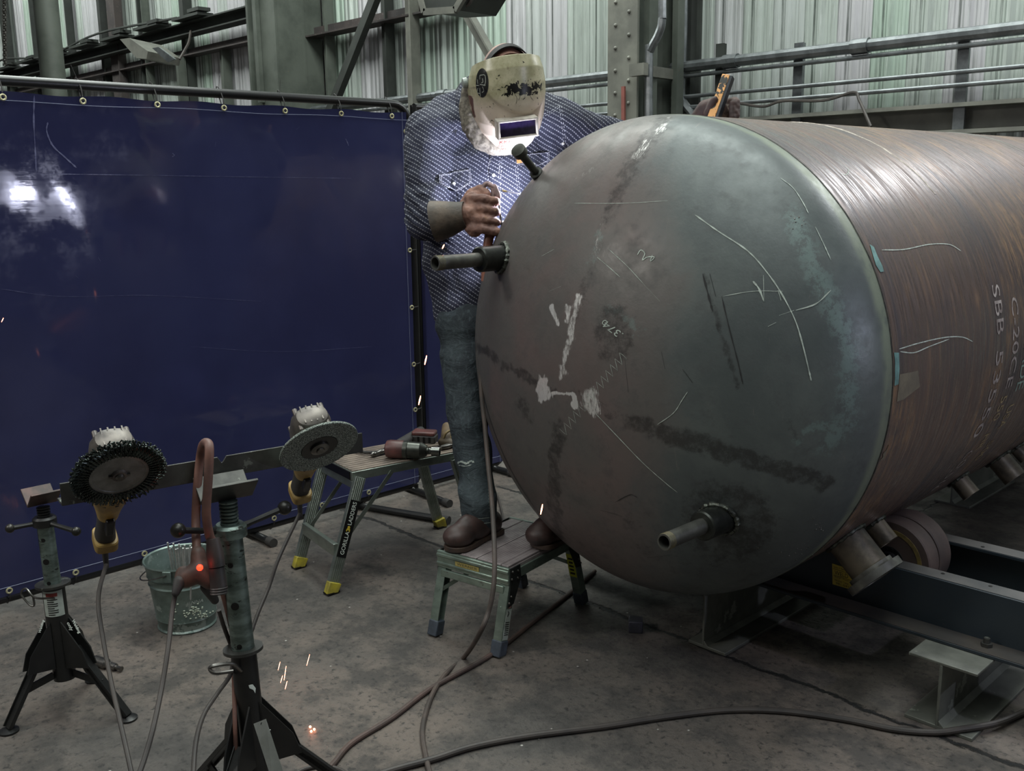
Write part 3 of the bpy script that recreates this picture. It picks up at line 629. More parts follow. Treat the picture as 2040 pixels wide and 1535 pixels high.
def radial(y, adeg, r, L, mat, name='coupling', flange=None, bore=.72, label=None):
    a = math.radians(adeg); e = Vector((math.cos(a), 0, math.sin(a))); c = Vector((TX, y, TZ)) + e * (TR - .03)
    m = MB(); m.pipe(c, c + e * (L + .03), r, r * bore, 36); o = obj(name, m, mat, tank, label=label)
    m = MB(); K = 36; pts = []
    for k in range(K + 1):
        b = 2 * PI * k / K; u = math.sin(b) * (r + .004); q = Vector((-e.z, 0, e.x)) * u
        pts.append(Vector((TX, y + math.cos(b) * (r + .004), TZ)) + e * math.sqrt(TR * TR - u * u) + q + e * .002)
    m.tube(pts, [.008 + .002 * math.sin(k * 2.1) for k in range(K + 1)], 8, False); obj('fillet_weld', m, M_weld, o)
    if flange:
        m = MB(); m.pipe(c + e * (L + .008), c + e * (L + .008 + .024), flange, r * bore, 48); m.pipe(c + e * (L - .006), c + e * (L + .01), r + .012, r * .9, 36); obj('flange', m, M('machined_flange', (140, 138, 130), (96, 96, 92), .3, .5, 12), o)
    return o
M_noz = M('scorched_pipe_steel', (126, 116, 100), (62, 58, 54), .4, .25, 9)
radial(2.745, -43.5, .062, .150, M_noz, 'flanged_nozzle', .092, .86, 'flanged pipe nozzle beneath the shell')
radial(2.93, -43.5, .034, .075, M_noz)
radial(3.6, -43.5, .034, .075, M_noz); radial(4.02, -44.5, .045, .10, M_noz); radial(4.16, -42.5, .028, .06, M_noz)
# bolt-headed stub on the upper left of the dome
m = MB(); b0, b1 = at(1082, 362, 3.24), at(1031, 297, 3.10); d_ = b1 - b0; m.lathe(b0, d_, [(0, .021), (d_.length * .30, .021), (d_.length * .31, .0135), (d_.length * .86, .0135), (d_.length * .87, .024), (d_.length * .99, .024), (d_.length, .018)], 24)
obj('threaded_stub', m, M('black_oxide_steel', (40, 42, 38), (56, 58, 50), .4, .5, 20), tank, label='black capped stub on the upper dome')

# ------------------------------------------------------------------ turning rolls
roll = thing('turning_roll_frame', 'dark blue channel frame with rubber-tyred rolls under the tank', 'frame', (-1.3, 2.95, .19))
for i, (yy, fl_) in enumerate(((2.875, 1), (3.28, -1))):
    m = MB(); zb, zt = .208, .368
    m.box((-1.06, yy, (zb + zt) / 2), (3.1, .010, zt - zb)); m.box((-1.06, yy + .033 * (1 if i == 0 else -1), zt - .005), (3.1, .066, .011))
    m.box((-1.06, yy - .045 * (1 if i == 0 else -1), zb + .005), (3.1, .09, .011)); o = obj('channel', m, M_blue, roll, bev=.002)
    m = MB(); m.box((-1.06, yy + .033 * (1 if i == 0 else -1), zt + .0012), (3.08, .064, .0015)); obj('worn_flange_face', m, M_flange, o)
    m = MB(); m.box((-1.06, yy - .045 * (1 if i == 0 else -1), zb + .0115), (3.08, .088, .0012)); obj('grimy_flange_face', m, M('grimy_brown_flange', (62, 56, 50), (46, 44, 42), .6, .1, 6) if 'grimy_brown_flange' not in bpy.data.materials else bpy.data.materials['grimy_brown_flange'], o)
    m = MB()
    for xx in (-1.12, -.98, -.84, -.6): m.lathe((xx, yy + .045 * (1 if i == 0 else -1), zt + .0021), (0, 0, 1), [(0, .006), (.0006, .006)], 12)
    obj('bolt_hole', m, M_blk, o)
m = MB(); bp = on(1966, 1262, 'y', 2.83); m.lathe((bp.x, 2.835, .219), (0, 0, 1), [(0, .017), (.012, .017)], 6); m.lathe((bp.x, 2.835, .231), (0, 0, 1), [(0, .01), (.014, .009)], 12); obj('bolt', m, M_millst, roll)
def wheel(x, z, y0, nm):
    m = MB(); R = .134; wd = .165
    for (a, b) in ((0, .072), (.084, .165)):
        m.lathe((x, y0 + a, z), (0, 1, 0), [(0, R - .028), (0, R - .004), (.004, R), (b - a - .004, R), (b - a, R - .004), (b - a, R - .028)], 64)
    w_ = obj('roll_tyre', m, M('worn_roll_tyre', (92, 78, 74), (74, 64, 62), .6, 0, 8), roll)
    m = MB(); K = 64; n_h = 7
    m.lathe((x, y0 - .002, z), (0, 1, 0), [(0, R - .040), (0, R - .027), (wd, R - .027), (wd, R - .040)], K, closed=True); obj('wheel_rim', m, M('yellow_rim_paint', (140, 122, 72), (74, 66, 52), .5, .1, 10, lo=.4, hi=.6), w_)
    # disc with round holes: built as spokes between a hub ring and the rim
    m = MB(); vs = []; fs = []; k0 = 0; NA = 126; ri, ro = .045, R - .036
    for j in range(NA):
        a = 2 * PI * j / NA; ph = (j % 18) / 18 * 2 - 1; hole = math.sqrt(max(0, 1 - (ph / .62) ** 2)) if abs(ph) < .62 else 0
        rm = (ri + ro) / 2; hw = hole * .014
        for r in (ri, rm - hw, rm + hw, ro):
            for yy in (y0 + .012, y0 + .024): vs.append(Vector((x + r * math.cos(a), yy, z + r * math.sin(a))))
    for j in range(NA):
        a, b = 8 * j, 8 * ((j + 1) % NA)
        ph = ((j + .5) % 18) / 18 * 2 - 1
        for (p, q) in ((0, 1), (2, 3)):
            fs += [(a + 2 * p, b + 2 * p, b + 2 * q, a + 2 * q), (a + 2 * p + 1, a + 2 * q + 1, b + 2 * q + 1, b + 2 * p + 1)]
        if abs(ph) < .62: fs += [(a + 2, b + 2, b + 3, a + 3), (a + 4, a + 5, b + 5, b + 4)]
    m.add(vs, fs); obj('wheel_disc', m, M('grimy_wheel_disc', (92, 86, 62), (58, 56, 46), .5, .1, 12), w_)
    m = MB(); m.lathe((x, y0 - .004, z), (0, 1, 0), [(0, .048), (.016, .048), (.016, .03)], 40); m.lathe((x, y0 - .02, z), (0, 1, 0), [(0, .03), (.02, .032)], 32); m.lathe((x, y0 - .03, z), (0, 1, 0), [(0, .014), (.01, .016)], 20)
    for k in range(6): m.lathe((x + .042 * math.cos(k * PI / 3 + .3), y0 - .008, z + .042 * math.sin(k * PI / 3 + .3)), (0, 1, 0), [(0, .004), (.006, .004)], 6)
    obj('hub', m, M('oily_hub_steel', (72, 72, 70), (44, 44, 44), .4, .6, 20), w_)
wheel(-1.325, .3345, 3.0, 'near')
wheel(-2.489, .3345, 3.0, 'far')
for xx in (-1.325, -2.489):
    m = MB(); m.tube([(xx, 2.90, .33), (xx, 3.26, .33)], .013, 16); obj('axle', m, M_millst, roll)
    m = MB(); m.box((xx, 2.92, .358), (.10, .03, .028)); m.box((xx, 3.24, .358), (.10, .03, .028)); m.lathe((xx - .035, 2.92, .364), (0, 0, 1), [(0, .009), (.01, .009)], 6); m.lathe((xx + .035, 2.92, .364), (0, 0, 1), [(0, .009), (.01, .009)], 6); obj('bearing_block', m, M_millst, roll, bev=.003)
# maker's label on the near channel
def yq(px, py, y): return on(px, py, 'y', y)
m = MB(); y_ = 2.8685; L0, L1, L2, L3 = yq(1658, 1122, y_), yq(1659, 1163, y_), yq(1707, 1177, y_), yq(1707, 1137, y_); m.prism([L0, L1, L2, L3], (0, -.001, 0)); lab = obj('maker_label', m, M_yello, roll, label='yellow supplier label on the channel web')
m = MB(); y2 = 2.867
ex = (L3 - L0); ez = (L0 - L1)
def lt(s, u, v, w_, h_): flat_text(s, Vector((L1.x, y2, L1.z)) + ex * u + ez * v, Vector((ex.x * w_, 0, ex.z * w_)), Vector((ez.x * h_, 0, ez.z * h_)), m)
lt('WELD', .10, .52, .55, .20); lt('Sales + Service', .06, .84, .6, .09); lt('Rental - Repair', .1, .36, .6, .09); lt('Houston Texas', .1, .22, .55, .09); lt('981-0411', .14, .07, .6, .1)
for a, b, c_, d_ in ((.05, .46, .9, .02), (.05, .77, .9, .02)):
    o_ = Vector((L1.x, y2, L1.z)); m.add([o_ + ex * a + ez * b, o_ + ex * (a + c_) + ez * b, o_ + ex * (a + c_) + ez * (b + d_), o_ + ex * a + ez * (b + d_)], [(0, 1, 2, 3)])
obj('label_print', m, M_blk, lab)

# ------------------------------------------------------------------ I-beam stubs
def ibeam(name, x, y0, y1, h, wl, wr, label, group, ang=0, top=True):
    t_ = .009; root = thing(name, label, 'beam', (x, y0, 0), group); m = MB(); A = lambda px_, py_, pz_: Vector((x, y0, 0)) + Matrix.Rotation(ang, 3, 'Z') @ Vector((px_, py_, pz_)); L = y1 - y0
    ax = (Matrix.Rotation(ang, 3, 'Z') @ Vector((1, 0, 0)), Matrix.Rotation(ang, 3, 'Z') @ Vector((0, 1, 0)), Vector((0, 0, 1)))
    m.box(A(0, L / 2, h / 2), (t_, L, h - 2 * t_), ax); obj('web', m, M_ibeam, root, bev=.002)
    m = MB(); m.box(A((wr - wl) / 2, L / 2, t_ / 2 + .001), (wl + wr, L, t_ * 1.3), ax); m.prism([A(.004, 0, t_), A(.022, 0, t_), A(.004, 0, t_ + .018)], ax[1] * L); obj('lower_flange', m, M_ibeam, root, bev=.002)
    if not top: return root
    m = MB(); m.box(A((wr - wl) / 2, L / 2, h - t_ / 2), (wl + wr, L, t_), ax); obj('upper_flange', m, M_ibeam, root, bev=.002)
    return root
fr = fl(1861, 1446); ibeam('beam_stub', fr.x + .01, fr.y - .01, fr.y + .62, .207, .095, .10, 'short steel beam stub propping the blue channel at the lower right', 'beam stubs on the floor')
fl_ = fl(1400, 1290); ibeam('beam_stub', fl_.x, fl_.y, fl_.y + .62, .205, .06, .09, 'short steel tee beam standing under the domed head', 'beam stubs on the floor', 0, False)
fb = fl(1950, 980); ibeam('beam_stub', fb.x - .02, fb.y - .3, fb.y + .3, .19, .08, .09, 'steel beam stub farthest back, right of the shell couplings', 'beam stubs on the floor')
# ------------------------------------------------------------------ blue welding screens
def curtain_mat():
    t = NT('blue_welding_vinyl')
    n1 = t.noise(1.3, 5, .6); col = t.mix(t.step(n1, .35, .65), lin((26, 27, 50)), lin((37, 39, 66)))
    col = t.mix(t.step(t.noise(4, 8, .7, t.mapped((1, .3, 1))), .55, .75, 0, .4), col, lin((36, 37, 56)))
    smear = t.noise(22, 5, .6, t.mapped((1, .12, 1))); wv = t.noise(1.5, 3, .5, t.mapped((1, 1, .35)))
    nrm = t.bump(smear, .05, .003, t.bump(wv, .04, .05))
    t.out(col, t.step(t.noise(7, 6, .7), .4, .7, .05, .2), 0, nrm)
    tr = t.new('ShaderNodeBsdfTranslucent'); tr.inputs[0].default_value = lin((96, 100, 160)); mx = t.new('ShaderNodeMixShader'); mx.inputs[0].default_value = .12
    o = t.n['Material Output']; t.link(t.b.outputs[0], mx.inputs[1]); t.link(tr.outputs[0], mx.inputs[2]); t.link(mx.outputs[0], o.inputs['Surface']); return t.m
M_curt = curtain_mat(); M_grom = M('pale_brass_grommet', (200, 196, 160), (160, 154, 120), .4, .5, 30)
M_hem = M('clear_hem_gloss', (60, 66, 104), (40, 44, 84), .12, 0, 20)
def screen(label, x, y0, y1, zt, zb, top_px, side_px, bot_px, feet):
    r = thing('welding_screen', label, 'screen', (x, y1, 0), 'blue welding screens')
    rr = .1; m = MB(); z0 = zb + .035
    arc = [(y1 - rr + rr * math.sin(a), zt - rr + rr * math.cos(a)) for a in np.linspace(0, PI / 2, 7)]; arc2 = [(y1 - rr + rr * math.cos(a), z0 + rr - rr * math.sin(a)) for a in np.linspace(0, PI / 2, 7)]
    m.tube([(x, y0, zt)] + [(x, a, b) for a, b in arc] + [(x, a, b) for a, b in arc2] + [(x, y0, z0)], .019, 14)
    m.tube([(x, y0, z0 - .02), (x, y0, zt + .01)], .019, 12); obj('frame_pipe', m, M_black, r)
    NY, NZ = 120, 70; cx = x + .024; ya, yb, za, zb2 = y0 - .005, y1 - .035, zb + .05, zt - .038; vs = []
    for i in range(NY + 1):
        for j in range(NZ + 1):
            u = i / NY; v = j / NZ; y = ya + (yb - ya) * u; z = za + (zb2 - za) * v
            d = .004 * noise.noise(Vector((y * 1.6, z * .8, x))) + .004 * noise.noise(Vector((y * 5, z * 2.2, 3)))
            if v > .985: z -= .004 * (1 + math.cos(y * 2 * PI / .36))
            vs.append(Vector((cx + d, y, z)))
    m = MB(); m.add(vs, [(i * (NZ + 1) + j, (i + 1) * (NZ + 1) + j, (i + 1) * (NZ + 1) + j + 1, i * (NZ + 1) + j + 1) for i in range(NY) for j in range(NZ)])
    c = obj('vinyl_curtain', m, M_curt, r, flat=True); c.data.shade_smooth()
    m = MB()
    for dz in (-.035,): m.tube([(cx + .006, y, zb2 + dz - .003 * math.sin(y * 9)) for y in np.linspace(ya, yb, 60)], .0012, 5)
    m.tube([(cx + .006, yb - .03, z) for z in np.linspace(za, zb2, 20)], .0012, 5); m.tube([(cx + .006, y, za + .035) for y in np.linspace(ya, yb, 40)], .0012, 5)
    obj('hem_stitching', m, M('hem_thread', (110, 116, 140), None, .4) if 'hem_thread' not in bpy.data.materials else bpy.data.materials['hem_thread'], c)['kind'] = 'stuff'
    for (y, z, k) in ([(on(p[0], p[1], 'x', cx).y, None, 't') for p in top_px] + [(None, on(p[0], p[1], 'x', cx).z, 's') for p in side_px] + [(on(p[0], p[1], 'x', cx).y, None, 'b') for p in bot_px]):
        if k == 't': p = Vector((cx + .010, y, zb2 - .022)); q = Vector((x, y, zt + .021))
        elif k == 'b': p = Vector((cx + .010, y, za + .022)); q = Vector((x, y, z0 - .021))
        else: p = Vector((cx + .010, yb - .014, z)); q = Vector((x, y1 + .021, z))
        m = MB(); m.lathe(p - Vector((.002, 0, 0)), (1, 0, 0), [(0, .006), (0, .0125), (.003, .0125), (.0045, .009), (.003, .006)], 18, closed=True); obj('grommet', m, M_grom, c)
        m = MB(); mid = (p + q) / 2 + Vector((.012, 0, 0)); m.tube(spline([p, mid, q, Vector((x - .018, q.y if k == 's' else y, q.z if k != 's' else z)), p - Vector((.012, 0, 0))], 4), .0022, 5)
        if k == 't': m.tube([q, q + Vector((0, random.uniform(-.02, .02), .05))], .001, 4)
        obj('zip_tie', m, M_rub, r)
    for (a, b, up) in feet:
        m = MB(); a = Vector(a); b = Vector(b); m.tube([a, b], .017, 12)
        obj('foot_pipe', m, M_black, r)
        m = MB(); m.tube([b - (b - a).normalized() * .03, b + (b - a).normalized() * .012], .021, 12); obj('rubber_cap', m, M_rub, r)
        m = MB(); m.tube([up, Vector((x, up[1], z0))], .013, 10); obj('foot_post', m, M_black, r)
    return r
f1a, f1b, f2a, f2b = fl(690, 1003, .019), fl(890, 1036, .019), fl(832, 976, .019), fl(893, 1002, .019)
f0 = fl(470, 1079, .019)
screen('long blue vinyl welding screen on a black pipe frame at the left', -3.86, .30, 3.085, 1.945, .015,
       [(-40, 165), (1, 168), (161, 178), (310, 191), (443, 200), (565, 209), (677, 216), (778, 223)], [(806, 262), (812, 380), (815, 498), (818, 612), (822, 725), (825, 815)],
       [(20, 1200), (152, 1165), (288, 1123), (545, 1045), (640, 1017), (733, 988)],
       [((-3.95, f1a.y, .019), f1b, (-3.86, f1a.y, .019)), ((-3.95, f2a.y, .019), f2b, (-3.86, f2a.y, .019)), ((-4.15, 2.12, .019), (-3.72, 2.12, .019), (-3.86, 2.12, .019))])
screen('second blue welding screen standing behind the welder, end to end with the long one', -3.87, 3.125, 3.70, 1.935, .0,
       [(870, 240), (930, 240)], [], [], [((-4.1, 3.6, .019), (-3.7, 3.6, .019), (-3.9, 3.6, .019))])

scr_c = bpy.data.objects['vinyl_curtain']; cb = bvh(scr_c); M_scuff = M('pale_vinyl_scuff', (84, 86, 116), (56, 58, 92), .3, 0, 60)
for pts, w_ in (([(68, 190), (67, 240), (70, 300), (72, 345)], .004), ([(95, 243), (93, 262), (105, 290), (128, 312), (152, 334)], .005), ([(60, 346), (160, 347), (300, 349), (480, 352), (700, 355)], .0022), ([(343, 305), (347, 309), (343, 312)], .004), ([(688, 276), (692, 284), (694, 290)], .004), ([(660, 312), (666, 318)], .003), ([(195, 512), (200, 520)], .004), ([(430, 282), (428, 292)], .003), ([(150, 548), (156, 554)], .003), ([(590, 258), (597, 252)], .003), ([(0, 575), (120, 590), (300, 588), (520, 600)], .0015), ([(380, 690), (560, 700), (740, 690)], .0015)):
    obj('vinyl_scuff', ribbon(cb, pts, w_, jit=.6), M_scuff, scr_c)

# ------------------------------------------------------------------ pipe stands
def vhead(m, c, ax, wid, ln, th=.006):
    ax = Vector(ax).normalized(); s = ax.cross(Vector((0, 0, 1))).normalized()
    for k in (-1, 1):
        d = (s * k + Vector((0, 0, 1))).normalized(); nrm = ax.cross(d).normalized()
        m.box(Vector(c) + d * wid / 2, (ln, wid, th), (ax, d, nrm))
st1 = thing('pipe_stand', 'shorter black tripod pipe stand with an empty vee head at the far left', 'stand', (-2.945, .94, 0), 'tripod pipe stands')
def stand(root, c, zs, r_in, r_out, feet, leg_top_r, handle, vaxis, vw, vl, zleg, tilt=None, mats=(None, None)):
    cx, cy = c; z0, zd, zc, zv = zs; P = lambda z: Vector((cx, cy, z)) + ((Vector(tilt) * (z - zd)) if tilt else Vector((0, 0, 0)))
    m = MB(); m.lathe(P(z0), P(zd) - P(z0), [(0, r_out), (zd - z0, r_out)], 28); ot = obj('outer_tube', m, M_blackst, root)
    m = MB(); m.lathe(P(zd), P(zc) - P(zd), [(-.02, r_in), (zc - zd, r_in)], 32); it = obj('inner_tube', m, mats[0] or M_zinc, root, label='worn zinc height tube')
    m = MB()
    for k in range(3):
        p = P(zd + (zc - zd) * (.75 - .34 * k)); d = Vector((.72, -.69, 0)).normalized() if k != 2 else Vector((.72, -.69, 0)); m.lathe(p + d * (r_in - .0015), d, [(0, .006 + .003 * (k == 1)), (.0022, .006 + .003 * (k == 1))], 12)
    obj('pin_hole', m, M_blk, it)
    m = MB(); m.pipe(P(zd), P(zd + .007), r_out * 1.55, r_in * 1.02, 36); obj('collar_disc', m, M_millst, root)
    m = MB(); m.lathe(P(zc), (0, 0, 1), [(-.012, r_in * 1.02), (-.01, r_in * 1.42), (.012, r_in * 1.42), (.018, r_in * 1.15), (.018, r_in * .9)], 28)
    nut = obj('screw_nut', m, M_blackst if r_in < .024 else M_zinc, root)
    a, b = handle; h = P(zc)
    for q in (a, b):
        m = MB(); q = Vector(q); d = (q - h).normalized(); m.tube([h + d * r_in * 1.2, h + d * (r_in * 1.9), q], [.009, .0065, .0075], 10); obj('handle_bar', m, M_blackst, nut)
    for q in (a, b):
        m = MB(); m.sphere(q, .0165 if r_in > .024 else .0135, 16); obj('handle_ball', m, M('dull_ball_steel', (70, 68, 64), (44, 44, 42), .35, .6, 20) if 'dull_ball_steel' not in bpy.data.materials else bpy.data.materials['dull_ball_steel'], nut)
    m = MB(); L = zv - zc; pr_ = [(0, r_in * .78)]; kk = int(L / .008)
    for k in range(kk): pr_ += [(.008 * k, r_in * .64), (.008 * k + .003, r_in * .8), (.008 * k + .006, r_in * .8), (.008 * (k + 1), r_in * .64)]
    m.lathe(P(zc), (0, 0, 1), pr_, 24); obj('lift_screw', m, M_blackst if r_in < .024 else M_zinc, root)
    m = MB(); vhead(m, P(zv), vaxis, vw, vl); obj('vee_head', m, M('brown_vee_plate', (92, 72, 68), (62, 56, 54), .5, .4, 16) if r_in < .024 else M_millst, root, bev=.0012)
    for (fx, fy) in feet:
        d = (Vector((fx, fy, 0)) - Vector((cx, cy, 0))); dn = d.normalized(); top = P(zleg) + dn * leg_top_r; bot = Vector((fx, fy, .012)); side = dn.cross(Vector((0, 0, 1)))
        m = MB(); a_ = (bot - top).normalized(); m.box((top + bot) / 2, ((bot - top).length, .030, .012), (a_, side, a_.cross(side))); m.box((top + bot) / 2 + side * .013, ((bot - top).length, .004, .024), (a_, side, a_.cross(side))); lg = obj('leg', m, M_blackst, root, bev=.001)
        m = MB(); m.lathe((fx, fy, 0), (0, 0, 1), [(0, .028), (.006, .028), (.012, .012)], 20); obj('foot_pad', m, M_blackst, lg)
        m = MB(); g0 = P(zleg + .085) + dn * r_out * .9
        for k in (-1, 1): m.prism([g0 + side * .017 * k, P(zleg - .06) + dn * r_out * .9 + side * .017 * k, P(zleg - .05) + dn * (leg_top_r + .055) + side * .017 * k, P(zleg + .0) + dn * (leg_top_r + .04) + side * .017 * k], side * .004)
        obj('leg_bracket', m, M_blackst, root)
        m = MB(); m.bar(P(z0 + .02) + dn * r_out, top.lerp(bot, .52), .005, .022); obj('leg_brace', m, M_blackst, root)
    return P, ot, it
fa, fb = fl(18, 1457), fl(255, 1432); c1_ = (-2.945, .94); third = (2 * c1_[0] - (fa.x + fb.x) / 2 - .02, 2 * c1_[1] - (fa.y + fb.y) / 2 + .10)
P1, ot1, it1 = stand(st1, c1_, (.11, .405, .60, .655), .0235, .032, [(fa.x, fa.y), (fb.x, fb.y), third], .055, (at(20, 1052, 2.86), at(152, 1058, 2.84)), (0, 1, 0), .062, .085, .215, (-.05, 0, 0))
m = MB(); hp = at(60, 1190, 2.88); m.tube(spline([P1(.375) + Vector((.03, -.01, 0)), at(70, 1190, 2.86), at(52, 1172, 2.86), at(42, 1182, 2.86), at(58, 1203, 2.86), at(68, 1205, 2.86), at(66, 1188, 2.86)], 5), .0032, 8); obj('hitch_pin', m, M_steel, st1)
cdir = Vector((.95, -.31, 0)).normalized()
def tube_patch(P, z0, z1, r, a0, a1, mat, name, par, lift=.0008, label=None):
    m = MB(); n = 12; vs = []
    for k in range(n + 1):
        a = a0 + (a1 - a0) * k / n
        for z in (z0, z1): vs.append(P(z) + Vector((math.cos(a), math.sin(a), 0)) * (r + lift))
    m.add(vs, [(2 * k, 2 * k + 2, 2 * k + 3, 2 * k + 1) for k in range(n)]); return obj(name, m, mat, par, label=label)
ac = math.atan2(-.31, .95)
M_paper = M('dirty_white_label', (176, 184, 176), (150, 158, 150), .6, 0, 20)
lb = tube_patch(P1, .318, .396, .032, ac - 1.15, ac + .75, M_paper, 'warning_label', st1, label='white printed warning label')
tube_patch(P1, .380, .391, .032, ac - .75, ac + .25, M('label_red_band', (120, 44, 38), None, .6), 'label_band', lb, .0014)
m = MB()
for k in range(8):
    z = .323 + k * .0066; w_ = .9 if k % 3 else .6; vs = []
    for i in range(7):
        a = ac - .7 + w_ * i / 6
        for zz in (z, z + .0028): vs.append(P1(zz) + Vector((math.cos(a), math.sin(a), 0)) * .0334)
    m.add(vs, [(2 * i, 2 * i + 2, 2 * i + 3, 2 * i + 1) for i in range(6)])
obj('label_print', m, M_blk, lb)['kind'] = 'stuff'
o1 = at(133, 1252, 2.84); m = MB(); flat_text('Welding', at(141, 1236, 2.815), at(155, 1262, 2.80) - at(141, 1236, 2.815), at(148, 1233, 2.815) - at(141, 1236, 2.815), m); flat_text('only', at(131, 1241, 2.815), at(139, 1257, 2.81) - at(131, 1241, 2.815), at(139, 1238, 2.815) - at(131, 1241, 2.815), m)
flat_text('Welding', at(82, 1262, 2.81), at(90, 1236, 2.82) - at(82, 1262, 2.81), at(76, 1259, 2.81) - at(82, 1262, 2.81), m); obj('paint_pen_writing', m, M_white, st1)

st2 = thing('pipe_stand', 'taller black and zinc tripod pipe stand in front, carrying the angle iron bar', 'stand', (-1.905, .995, 0), 'tripod pipe stands')
BA, BB = at(118, 962, 2.016), at(720, 862, 2.4); BA.z = BB.z = .968; bd = (BB - BA).normalized(); bs = bd.cross(Vector((0, 0, 1)))
c2_ = (-1.905, .995); ft = []
for k in range(3):
    a = math.radians(-58 + 120 * k); ft.append((c2_[0] + .36 * math.cos(a), c2_[1] + .36 * math.sin(a)))
P2, ot2, it2 = stand(st2, c2_, (.06, .535, .812, .885), .0255, .0285, ft, .05, (at(355, 1056, 2.10), at(567, 1011, 2.24)), bd, .066, .115, .33, (-.07, .0, 0))
m = MB(); m.tube(spline([P2(.50) + Vector((.02, -.02, 0)), at(462, 1322, 2.17), at(425, 1326, 2.15), at(418, 1333, 2.15), at(430, 1340, 2.14), at(465, 1336, 2.15)], 5), .0042, 8); obj('hitch_pin', m, M_steel, st2)
m = MB(); q = [at(505, 1441, 2.085), at(530, 1431, 2.085), at(572, 1560, 2.02), at(545, 1565, 2.02)]; m.prism(q, (at(500, 1441, 2.12) - at(500, 1441, 2.085)) * .08); pl = obj('leg_strap', m, M('bare_steel_strap', (112, 114, 110), (92, 94, 90), .4, .6, 10), st2)
m = MB()
def stroke(pts, w_=.0022): m.tube(spline([at(a, b, 2.0805) for a, b in pts], 4), w_ / 2, 5)
stroke([(524, 1457), (539, 1453)]); stroke([(530, 1456), (534, 1474), (541, 1471), (538, 1462), (531, 1465)]); stroke([(543, 1476), (545, 1489), (536, 1491), (530, 1484), (529, 1476)]); obj('paint_pen_writing', m, M_white, pl)
m = MB()
for (a, b) in ((522, 1441), (546, 1508)): m.lathe(at(a, b, 2.083 if a < 530 else 2.055), EYEV - at(a, b, 2.1), [(0, .003), (.001, .003)], 12)
obj('bolt_hole', m, M_blk, pl)
m = MB(); 
tb = bvh(ot2); patch(tb, [(495, 1364), (503, 1362), (509, 1370), (508, 1380), (504, 1373), (497, 1370)], .001, 3, m); obj('paint_chip', m, M_white, st2)
# angle iron bar resting in the vee head
bar = thing('angle_iron_bar', 'long notched angle iron bar lying across the taller pipe stand', 'bar', tuple(BA))
L = (BB - BA).length; m = MB(); up = Vector((0, 0, 1))
def bp_(s, u, v): return BA + bd * s + bs * u + up * v
nt = L * .49
m.prism([bp_(0, 0, -.048), bp_(L, 0, -.048), bp_(L, 0, 0), bp_(nt + .012, 0, 0), bp_(nt + .004, 0, -.012), bp_(nt, 0, -.014), bp_(nt - .008, 0, 0), bp_(0, 0, 0)], bs * .005)
m.prism([bp_(0, 0, -.048), bp_(L, 0, -.048), bp_(L, -.046, -.048), bp_(0, -.046, -.048)], up * .005); obj('angle_iron', m, M_millst, bar, bev=.0008)

